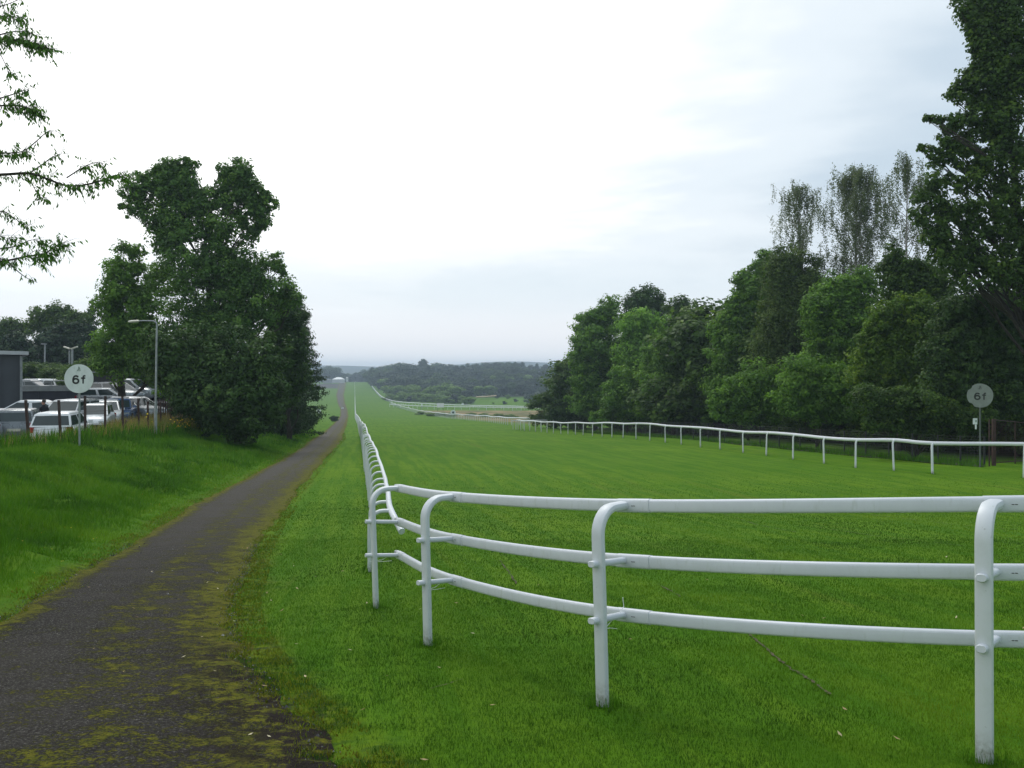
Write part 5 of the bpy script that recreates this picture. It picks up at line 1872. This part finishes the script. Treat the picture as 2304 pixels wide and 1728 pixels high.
# person among the cars (only head and shoulders clear the car roofs)
def person(x, y, z):
    root = thing('person', 'person in dark clothes with reddish face standing between the parked cars', 'person', (x, y, z), math.radians(60))
    bm = bmesh.new()
    J = [(0, 0, .95, .15), (0, 0, 1.20, .14), (0, .01, 1.42, .16), (0, .02, 1.50, .06), (0, .03, 1.56, .06),
         (-.19, 0, 1.42, .06), (-.25, .02, 1.15, .045), (-.22, .12, .92, .035), (-.21, .15, .84, .035), (.19, 0, 1.42, .06), (.25, .02, 1.15, .045), (.22, .12, .92, .035), (.21, .15, .84, .035),
         (-.10, 0, .88, .095), (-.11, .02, .48, .065), (-.11, -.02, .08, .045), (-.12, .14, .04, .04), (.10, 0, .88, .095), (.11, .02, .48, .065), (.11, -.02, .08, .045), (.12, .14, .04, .04)]
    E = [(0, 1), (1, 2), (2, 3), (3, 4), (2, 5), (5, 6), (6, 7), (7, 8), (2, 9), (9, 10), (10, 11), (11, 12), (0, 13), (13, 14), (14, 15), (15, 16), (0, 17), (17, 18), (18, 19), (19, 20)]
    me = bpy.data.meshes.new('body')
    me.from_pydata([j[:3] for j in J], E, [])
    o = link('body', me, root)
    md = o.modifiers.new('skin', 'SKIN')
    for i, j in enumerate(J):
        me.skin_vertices[0].data[i].radius = (j[3], j[3] * .8)
    me.skin_vertices[0].data[0].use_root = True
    o.modifiers.new('sub', 'SUBSURF').levels = 1
    me.materials.append(M['dark_cloth'])
    mb = MB()
    for i in range(9):
        pass
    mb.sweep([(0, .03, 1.54), (0, .035, 1.58), (0, .04, 1.65), (0, .03, 1.72), (0, .02, 1.77), (0, .02, 1.79)], Vector((1, 0, 0)), ell(1, 1.18, 12), True, [.05, .065, .078, .08, .055, .01])
    hd = mb.build('head', M['skin'], root, True)
    mb = MB(); mb.sweep([(0, .0, 1.66), (0, -.005, 1.73), (0, .0, 1.79), (0, .0, 1.815)], Vector((1, 0, 0)), ell(1, 1.15, 12), True, [.080, .090, .065, .015]); mb.build('hair', M['bark'], root, True)
    mb = MB(); mb.box((0, .14, 1.645), (.025, .05, .045)); mb.build('nose', M['skin'], hd)
    return root


pp = px(99, 898, 47.6)
person(pp.x, pp.y, pp.z - 1.81)

# dry grass, docks and yellow ragwort behind and around the fence
VB = []; TB = []
x = []; y = []
n = 15000
yy = RNG.uniform(29, 56, n)
sx_ = RNG.uniform(-2.2, .55, n)
fx = np.interp(yy, [p[3] for p in FP], [(p[0] - 1152) / F * p[3] for p in FP])
x = fx + sx_; y = yy
den = fnoise(x * .7, y * .5, 201, 3)
dens2 = np.interp(y, [29, 34, 40, 44, 47, 52, 56], [.30, .22, .35, .55, .9, .9, .6])
keep = RNG.random(n) < np.clip(dens2 * (den * 2.1 - .2), 0, 1)
x, y = x[keep], y[keep]; n = len(x)
h = RNG.uniform(.3, .95, n) * np.interp(y, [29, 36, 44, 56], [.75, .7, .9, 1.15])
x_, y_, z_ = x, y, ground_z(x, y)
VB.append(blades(x_, y_, z_, h, RNG.uniform(.018, .035, n), .45))
tag(link('dry_grass', np_mesh('dry_grass', np.concatenate(VB), 3, [M['dry']], np.clip(RNG.normal(.45, .25, n), 0, 1))), 'tall dry seeding grass along the rusty fence', 'grass', kind='stuff')
n = 9000
yy = RNG.uniform(28, 57, n)
fx = np.interp(yy, [p[3] for p in FP], [(p[0] - 1152) / F * p[3] for p in FP])
x = fx + RNG.uniform(-1.6, .9, n); y = yy
keep = fnoise(x * 1.3, y * .9, 207, 3) > .46
x, y = x[keep], y[keep]; n = len(x)
tag(link('nettles', np_mesh('nettles', blades(x, y, ground_z(x, y), RNG.uniform(.25, .7, n), RNG.uniform(.03, .06, n), .5), 3, [M['rank']], RNG.random(n) * .7)), 'green weeds and nettles below the rusty fence', 'weeds', kind='stuff')


def flower_patch(name, label, P, size, n_):
    rng = np.random.default_rng(len(P) + n_)
    c = np.repeat(np.array(P), n_, axis=0) + rng.normal(size=(len(P) * n_, 3)) * np.array([size * 2.2, size * 2.2, size * 1.2])
    nr = rng.normal(size=(len(c), 3)) + np.array([0, -.6, 1.2]); nr /= np.linalg.norm(nr, axis=1, keepdims=True)
    return tag(link(name, np_mesh(name, leaf_quads(c, nr, rng.uniform(.6, 1.3, len(c)) * size, rng, .9), 4, [M['yellow_flower']], rng.random(len(c)))), label, 'flowers', kind='stuff')


P = []
for X, Yb in ((388, 948), (396, 942), (402, 952), (410, 950), (416, 956), (421, 948), (392, 956), (405, 940), (424, 958), (398, 962), (330, 938), (216, 977), (376, 950), (384, 966)):
    d = 49 + 4 * random.random()
    P.append(tuple(px(X, Yb, d if X > 340 else 42)))
flower_patch('ragwort_flowers', 'yellow ragwort flowers in the dry grass by the palisade fence', P, .085, 5)
P = []
for _ in range(90):
    yv = random.uniform(9, 60)
    xv = float(track_l(yv)) - random.uniform(.15, 3.2) * (1 if random.random() < .6 else .5)
    P.append((xv, yv, gz(xv, yv) + random.uniform(.05, .14)))
flower_patch('hawkweed_flowers', 'tiny yellow flowers scattered through the grass bank', P, .018, 2)

# plank leaning in the weeds
mb = MB(); a = px(266, 975, 43.5); b = px(285, 945, 43.2)
mb.sweep([a, b], Vector((0, 1, 0)), rrect(.04, .10, .01, 1))
tag(mb.build('leaning_plank', M['timber']), 'pale broken plank leaning in the weeds below the rusty fence', 'plank')

# ------------------------------------------------------------------ right side: gate and mesh fence behind the rail
gt = thing('metal_gate', 'rusty brown mesh gate with tall posts at the right edge behind the rail', 'gate')
gp = [(2226, 944, 1048, 43.5), (2236, 943, 1048, 43.9), (2284, 948, 1046, 45.2), (2350, 955, 1046, 46.8)]
Gp = []
for i, (X, Yt_, Yb, d) in enumerate(gp):
    c = px(X, Yb, d)
    g0 = gz(c.x, c.y)
    zt = px(X, Yt_, d).z
    w = (.05, .14, .04, .05)[i]
    mb = MB(); mb.box((0, 0, (zt - g0) / 2 - .1), (w, w, zt - g0 + .2))
    mb.build('post', M['rust'], gt, False, (c.x, c.y, g0))
    Gp.append((Vector((c.x, c.y, g0)), zt - g0))
for f in (.06, .985):
    mb = MB(); mb.tube([Gp[1][0] + Vector((0, 0, Gp[1][1] * f)), Gp[2][0] + Vector((0, 0, Gp[2][1] * f)), Gp[3][0] + Vector((0, 0, Gp[3][1] * f))], .022, 5); mb.build('frame_rail', M['rust'], gt)
mb = MB()
a0, h0 = Gp[1]; a1, h1 = Gp[3]
for k in range(34):
    f = (k + .5) / 34
    q = a0.lerp(a1, f); h = h0 + (h1 - h0) * f
    mb.box((q.x, q.y, q.z + h / 2), (.005, .005, h * .92))
for k in range(18):
    f = .08 + .9 * k / 18
    mb.tube([a0 + Vector((0, 0, h0 * f)), a1 + Vector((0, 0, h1 * f))], .003, 3)
mb.build('mesh_infill', M['rust'], gt)

mf = thing('mesh_fence', 'dark wire mesh fence along the foot of the trees behind the right-hand rail', 'fence')
st = [((X - 1152) / F * d, d) for X, d in ((2215, 43.5), (2110, 46.0), (2000, 49.5), (1900, 53.5), (1800, 58.5), (1710, 64), (1630, 70), (1560, 77), (1490, 85), (1420, 95), (1350, 106), (1290, 118))]
pts = []
for i in range(len(st) * 2 - 1):
    f = i / 2
    x = float(np.interp(f, range(len(st)), [s_[0] for s_ in st])); y = float(np.interp(f, range(len(st)), [s_[1] for s_ in st]))
    g0 = gz(x, y)
    mb = MB(); mb.box((0, 0, .6), (.06, .06, 1.4)); mb.build('post', M['dark_metal'], mf, False, (x, y, g0))
    pts.append(Vector((x, y, g0)))
mb = MB()
for k in range(11):
    mb.sweep([p + Vector((0, -.04, .08 + .12 * k)) for p in pts], Vector((0, 0, 1)), ell(.004, .004, 3))
for a, b in zip(pts[:-1], pts[1:]):
    m = max(3, int((b - a).length / .18))
    for k in range(m):
        q = a.lerp(b, k / m)
        if q.y < 75:
            mb.box((q.x, q.y - .04, q.z + .68), (.006, .006, 1.25))
mb.build('mesh', M['dark_metal'], mf)
# bare earth strip and weeds under the trees
mb = MB()
vs = []; fs = []
for i, p in enumerate(pts):
    d_ = Vector((p.x, p.y, 0)).normalized()
    for k in (-0.75, 2.6):
        q = p + d_ * (k + .25 * math.sin(i * 2.1))
        vs.append((q.x, q.y, gz(q.x, q.y) + .03))
for i in range(len(pts) - 1):
    fs.append((2 * i, 2 * i + 1, 2 * i + 3, 2 * i + 2))
mb.add(vs, fs)
so = mb.build('bare_earth_strip', paint('leaf_litter', (.045, .035, .018), .95, .3, (.02, .03, .01), 6)); so['kind'] = 'structure'
n = 9000
f = RNG.uniform(0, len(st) - 1, n)
x = np.interp(f, range(len(st)), [s_[0] for s_ in st]); y = np.interp(f, range(len(st)), [s_[1] for s_ in st])
o_ = RNG.uniform(-.9, 1.4, n); rr_ = np.hypot(x, y)
x = x + x / rr_ * o_; y = y + y / rr_ * o_
tag(link('tree_foot_weeds', np_mesh('tree_foot_weeds', blades(x, y, ground_z(x, y), RNG.uniform(.10, .5, n) * (fnoise(x, y, 3, 2) + .3), RNG.uniform(.02, .05, n), .7), 3, [M['rank']], RNG.random(n) * .5)), 'dark weeds along the foot of the right-hand trees', 'weeds', kind='stuff')

# ------------------------------------------------------------------ background trees at left
def far_tree_mesh(name, seed, mat, leaf, shape='round', n_bl=14):
    """unit tree 10 m tall, trunk and crown in one mesh"""
    rng = np.random.default_rng(seed)
    bl = []
    for i in range(n_bl):
        a = rng.uniform(0, 6.28); f = rng.random()
        if shape == 'round':
            z = 2.6 + 5.8 * f; R = 3.0 * math.sin(math.pi * (.22 + .70 * f)) * rng.uniform(.4, 1)
        elif shape == 'wide':
            z = 2.0 + 5.6 * f; R = 4.2 * math.sin(math.pi * (.25 + .65 * f)) * rng.uniform(.4, 1)
        else:
            z = 1.8 + 7.2 * f; R = 2.1 * (1.05 - f) * rng.uniform(.5, 1)
        r = rng.uniform(1.1, 1.9) * (1 if shape != 'tall' else .8)
        bl.append((math.cos(a) * R, math.sin(a) * R, z, r, r, r * .85))
    bl.append((0, 0, 5.0, 2.4, 2.4, 2.2)); bl.append((0, 0, 2.2, 2.2, 2.2, 1.8))
    P, N_, T, S = crown_points(bl, leaf, rng, 2.2, .8, .7)
    ok = P[:, 2] > .1
    P, N_, T, S = P[ok], N_[ok], T[ok], S[ok]
    q = leaf_quads(P, N_, S, rng, .7)
    tv_ = []
    seg = 6
    for z0, z1, r0, r1 in ((-1.0, 2.5, .28, .20), (2.5, 7, .20, .06)):
        for k in range(seg):
            a0 = 2 * math.pi * k / seg; a1 = 2 * math.pi * (k + 1) / seg
            tv_ += [(r0 * math.cos(a0), r0 * math.sin(a0), z0), (r0 * math.cos(a1), r0 * math.sin(a1), z0), (r1 * math.cos(a1), r1 * math.sin(a1), z1), (r1 * math.cos(a0), r1 * math.sin(a0), z1)]
    idx = [0] * (len(q) // 4) + [1] * (len(tv_) // 4)
    return np_mesh(name, np.concatenate([q, np.array(tv_, np.float32)]), 4, [M[mat], M['bark']], np.concatenate([T, np.full(len(tv_) // 4, .3)]), idx)


FT = [far_tree_mesh('far_tree', 301, 'lf_far', .46, 'round'), far_tree_mesh('far_tree', 302, 'lf_far', .48, 'wide'), far_tree_mesh('far_tree', 303, 'lf_far2', .46, 'round'),
      far_tree_mesh('far_tree', 304, 'lf_far', .42, 'tall'), far_tree_mesh('far_tree', 305, 'lf_dark', .46, 'wide'), far_tree_mesh('far_tree', 306, 'lf_far2', .46, 'wide')]


FT.append(far_tree_mesh('backing_tree', 311, 'lf_oak', .22, 'wide'))
FT.append(far_tree_mesh('backing_tree', 312, 'lf_oak', .22, 'round'))


def put_tree(x, y, h, which, label, group, sxy=1.0, name='distant_tree', g0=None, cat='tree'):
    o = link(name, FT[which])
    g0 = gz(x, y) if g0 is None else g0
    o.location = (x, y, g0 - .2)
    s = h / 9.6
    o.scale = (s * sxy, s * sxy, s)
    o.rotation_euler = (0, 0, random.uniform(0, 6.28))
    tag(o, label, cat, group)
    return o


def put_px(X, Ytop, d, which, label, group, sxy=1.0, name='distant_tree', cat='tree', zb=None):
    x = (X - 1152) / F * d
    g0 = gz(x, d) if zb is None else zb
    h = (HY - Ytop) / F * d - g0
    return put_tree(x, d, h, which, label, group, sxy, name, g0, cat)


T1 = lambda l: crop(0, 640, 4.424, l)
tree('parkland_tree', 'dark domed tree on the skyline behind the yard, left of the big clump', 'tree', 125,
     T1([(430, 320, 130), (560, 290, 120), (680, 300, 110), (760, 350, 110), (500, 400, 150), (650, 420, 150), (340, 400, 90), (830, 340, 70), (900, 300, 60), (880, 400, 110)]),
     'lf_oak', (122, 130), .30, 3.0, 1.0, .4, 71)
tree('parkland_tree', 'dark tree with a ragged top at the left edge of the skyline, above the building', 'tree', 130,
     T1([(90, 370, 50), (140, 390, 40), (40, 430, 90), (160, 460, 110), (260, 440, 90), (20, 520, 110), (120, 560, 130), (-60, 450, 100)]), 'lf_oak', (20, 135), .30, 3.0, 1.0, .4, 72)
tree('rounded_tree', 'smooth lighter green rounded tree below the domed skyline tree', 'tree', 115,
     T1([(470, 520, 120), (600, 470, 110), (740, 460, 110), (850, 450, 100), (400, 620, 130), (560, 620, 150), (720, 600, 150), (860, 590, 130), (960, 560, 90), (480, 760, 140), (640, 760, 150), (800, 740, 150), (940, 720, 130), (560, 880, 120), (720, 880, 130), (880, 860, 130), (420, 880, 110)]),
     'lf_far', (145, 118), .30, 3.0, 1.0, .35, 73)
tree('rounded_tree', 'light green rounded tree behind the dark building at left', 'tree', 112,
     T1([(120, 560, 100), (220, 560, 90), (60, 660, 120), (200, 680, 130), (320, 680, 90), (120, 800, 130), (260, 820, 130), (360, 860, 110), (-60, 640, 120), (-60, 800, 130)]), 'lf_far', (30, 116), .30, 3.0, 1.0, .35, 74)
for i, (X, Yt_) in enumerate([(15, 790), (60, 800), (105, 795), (150, 800), (195, 790), (240, 780), (285, 770), (330, 770), (380, 780)]):
    put_px(X, Yt_, 96 + (i % 3) * 3, 6, 'dark undergrowth tree at the back of the yard', 'dark trees at the back of the yard', 1.6, 'undergrowth_tree', zb=-3.3)


for X, Yt_, d in ((210, 790, 84), (250, 770, 82), (290, 750, 84), (330, 740, 82), (370, 740, 84), (410, 750, 80), (450, 760, 80)):
    put_px(X, Yt_, d, 6, 'dark tree low behind the lamp post, at the back of the big left clump', 'dark trees behind the left clump', 1.3, 'backing_tree', zb=-3.2)
# backing row behind the right-hand trees
for i, (X, Yt_, d) in enumerate([(1290, 860, 140), (1340, 760, 138), (1400, 740, 132), (1460, 730, 126), (1520, 760, 120), (1570, 770, 112), (1620, 760, 104), (1660, 720, 98), (1715, 690, 92), (1770, 660, 88),
                                 (1830, 650, 84), (1890, 660, 80), (1950, 660, 76), (2010, 670, 72), (2070, 690, 68), (2130, 700, 64), (2190, 690, 62), (2250, 690, 60), (2310, 680, 58), (2380, 680, 57),
                                 (1310, 880, 132), (1400, 860, 124), (1500, 860, 112), (1590, 860, 100), (1680, 850, 88), (1760, 850, 80), (1840, 850, 73), (1930, 850, 67), (2020, 850, 61), (2110, 850, 57), (2200, 850, 54), (2290, 850, 52),
                                 (1550, 735, 106), (1580, 720, 103), (1610, 700, 98), (1645, 650, 93), (1480, 720, 118), (1250, 860, 138), (1690, 600, 92), (1740, 590, 90)]):
    put_px(X, Yt_, d, 6 if i % 3 else 7, 'dark tree filling the gaps behind the front row of right-hand trees', 'backing trees right of the course', 1.35, 'backing_tree')

# ------------------------------------------------------------------ the far woods
rnd = random.Random(77)
WG = 'trees of the far wood right of the course'
# skyline of the wood, photo pixels
SKY_X = [770, 800, 822, 835, 860, 900, 930, 955, 985, 1020, 1060, 1110, 1150, 1200, 1240, 1290]
SKY_Y = [837, 835, 828, 826, 817, 812, 811, 811, 812, 814, 815, 812, 812, 817, 818, 818]
for row, (d, dy, step) in enumerate(((1230, 0, 10), (1130, 1, 13))):
    X = 760
    while X < 850:
        put_px(X, interp(X, SKY_X, SKY_Y) + dy * 6 + rnd.uniform(-1, 2), d, rnd.choice([0, 1, 4]), 'tree on the skyline beyond the summit of the course', 'trees beyond the summit of the course', 1.2)
        X += step * rnd.uniform(.7, 1.2)
for row, (d, dy, step, X0, X1) in enumerate(((980, 0, 16, 838, 1320), (900, 5, 18, 850, 1320), (820, 13, 20, 862, 1320), (750, 22, 22, 876, 1330), (690, 33, 24, 884, 1330), (640, 45, 26, 880, 1340))):
    X = X0
    while X < X1:
        w = rnd.choice([0, 0, 1, 4, 3 if row < 3 else 2])
        top_ = interp(X, SKY_X, SKY_Y) + dy + rnd.uniform(-3, 5)
        put_px(X, top_, d, w, 'bluish tree among the mass of the far wood', WG, rnd.uniform(1.25, 1.6))
        X += step * rnd.uniform(.7, 1.2)
# lighter nearer trees and bushes at the foot of the wood
for X, Yt_, d, w, sx_ in ((880, 880, 600, 2, 1.3), (905, 874, 590, 2, 1.3), (936, 862, 585, 5, 1.2), (968, 858, 575, 2, 1.3), (1000, 855, 570, 5, 1.3), (1030, 858, 565, 2, 1.3), (1050, 872, 560, 0, 1.3),
                         (890, 890, 560, 5, 1.4), (920, 888, 545, 0, 1.4), (950, 890, 535, 2, 1.5), (985, 892, 520, 5, 1.5), (1018, 894, 510, 2, 1.5), (1045, 896, 500, 5, 1.5),
                         (1118, 880, 610, 0, 1.3), (1142, 885, 600, 5, 1.2), (1160, 895, 545, 0, 1.6), (1135, 900, 500, 0, 1.5), (1196, 884, 560, 0, 1.4), (1215, 890, 545, 2, 1.4), (1245, 880, 540, 0, 1.4), (1110, 903, 505, 2, 1.4)):
    put_px(X, Yt_, d, w, 'light green bushy tree at the foot of the far wood', 'light green trees at the foot of the far wood', sx_, 'woodland_edge_tree')
X = 872
while X < 1062:
    put_px(X, interp(X, [872, 900, 960, 1062], [888, 884, 880, 888]) + rnd.uniform(-4, 4), interp(X, [872, 1062], [575, 500]) + rnd.uniform(-12, 12), rnd.choice([2, 5, 0, 5]), 'light green bushy tree at the foot of the far wood', 'light green trees at the foot of the far wood', 1.5, 'woodland_edge_tree')
    X += rnd.uniform(7, 11)
X = 1190
while X < 1330:
    put_px(X, interp(X, [1190, 1330], [886, 868]) + rnd.uniform(-4, 4), 520 + rnd.uniform(-12, 12), rnd.choice([2, 1, 0]), 'light green bushy tree at the foot of the far wood', 'light green trees at the foot of the far wood', 1.4, 'woodland_edge_tree')
    X += rnd.uniform(9, 14)
# left of the summit: dark low trees behind the marquee
for X, Yt_, d in ((728, 824, 1150), (740, 822, 1150), (746, 818, 1170), (752, 828, 1160), (764, 834, 1180), (775, 836, 1200), (716, 830, 1120), (705, 828, 1100), (690, 826, 1100), (670, 822, 1080)):
    put_px(X, Yt_, d, rnd.choice([0, 4]), 'dark tree behind the white marquee left of the course summit', 'trees behind the marquee', 1.5)
# scrub in the infield
for X, Yt_, d, s_ in ((968, 925, 300, 1.5), (990, 922, 310, 1.6), (1012, 930, 290, 1.5), (1060, 924, 300, 2.0), (1090, 926, 290, 2.0), (1120, 927, 280, 1.8), (1150, 928, 270, 1.8), (945, 928, 330, 1.6)):
    x = (X - 1152) / F * d
    o = put_tree(x, d, 1.5, 5, 'low green scrub bush in the sandy infield', 'scrub bushes in the infield', 3.2, 'scrub_bush', None, 'bush')
for X, Y_, d in ((1140, 893, 545),):
    pass
mb = MB(); c = px(742, 905, 250)
bush = put_tree(-36.5, 205, 1.6, 4, 'dark low bush beside the track bend beyond the conifers', None, 1.6, 'roadside_bush', None, 'bush')

# pale sandy bunker-like bank glimpsed in the field below the wood
g1 = px(1090, 893, 600)
mb = MB(); mb.sweep([px(1071, 893.5, 600), px(1095, 892.5, 600), px(1117, 890.5, 600)], Vector((0, 1, 0)), ell(3, .45, 8))
so = mb.build('sandy_bank', paint('sand', (.30, .24, .13), .9, .1), None, True); so['kind'] = 'structure'

# ------------------------------------------------------------------ haze
hv = bpy.data.materials.new('haze_air')
hv.use_nodes = True
nt = hv.node_tree
nt.nodes.clear()
o_ = nt.nodes.new('ShaderNodeOutputMaterial')
pv = nt.nodes.new('ShaderNodeVolumePrincipled')
pv.inputs['Color'].default_value = (0.66, 0.83, 1.0, 1)
pv.inputs['Density'].default_value = 0.00033
pv.inputs['Anisotropy'].default_value = 0.3
nt.links.new(pv.outputs[0], o_.inputs['Volume'])
mb = MB(); mb.box((0, 2280, -9), (7600, 4640, 86))
hz_o = mb.build('haze', hv)
hz_o['kind'] = 'stuff'
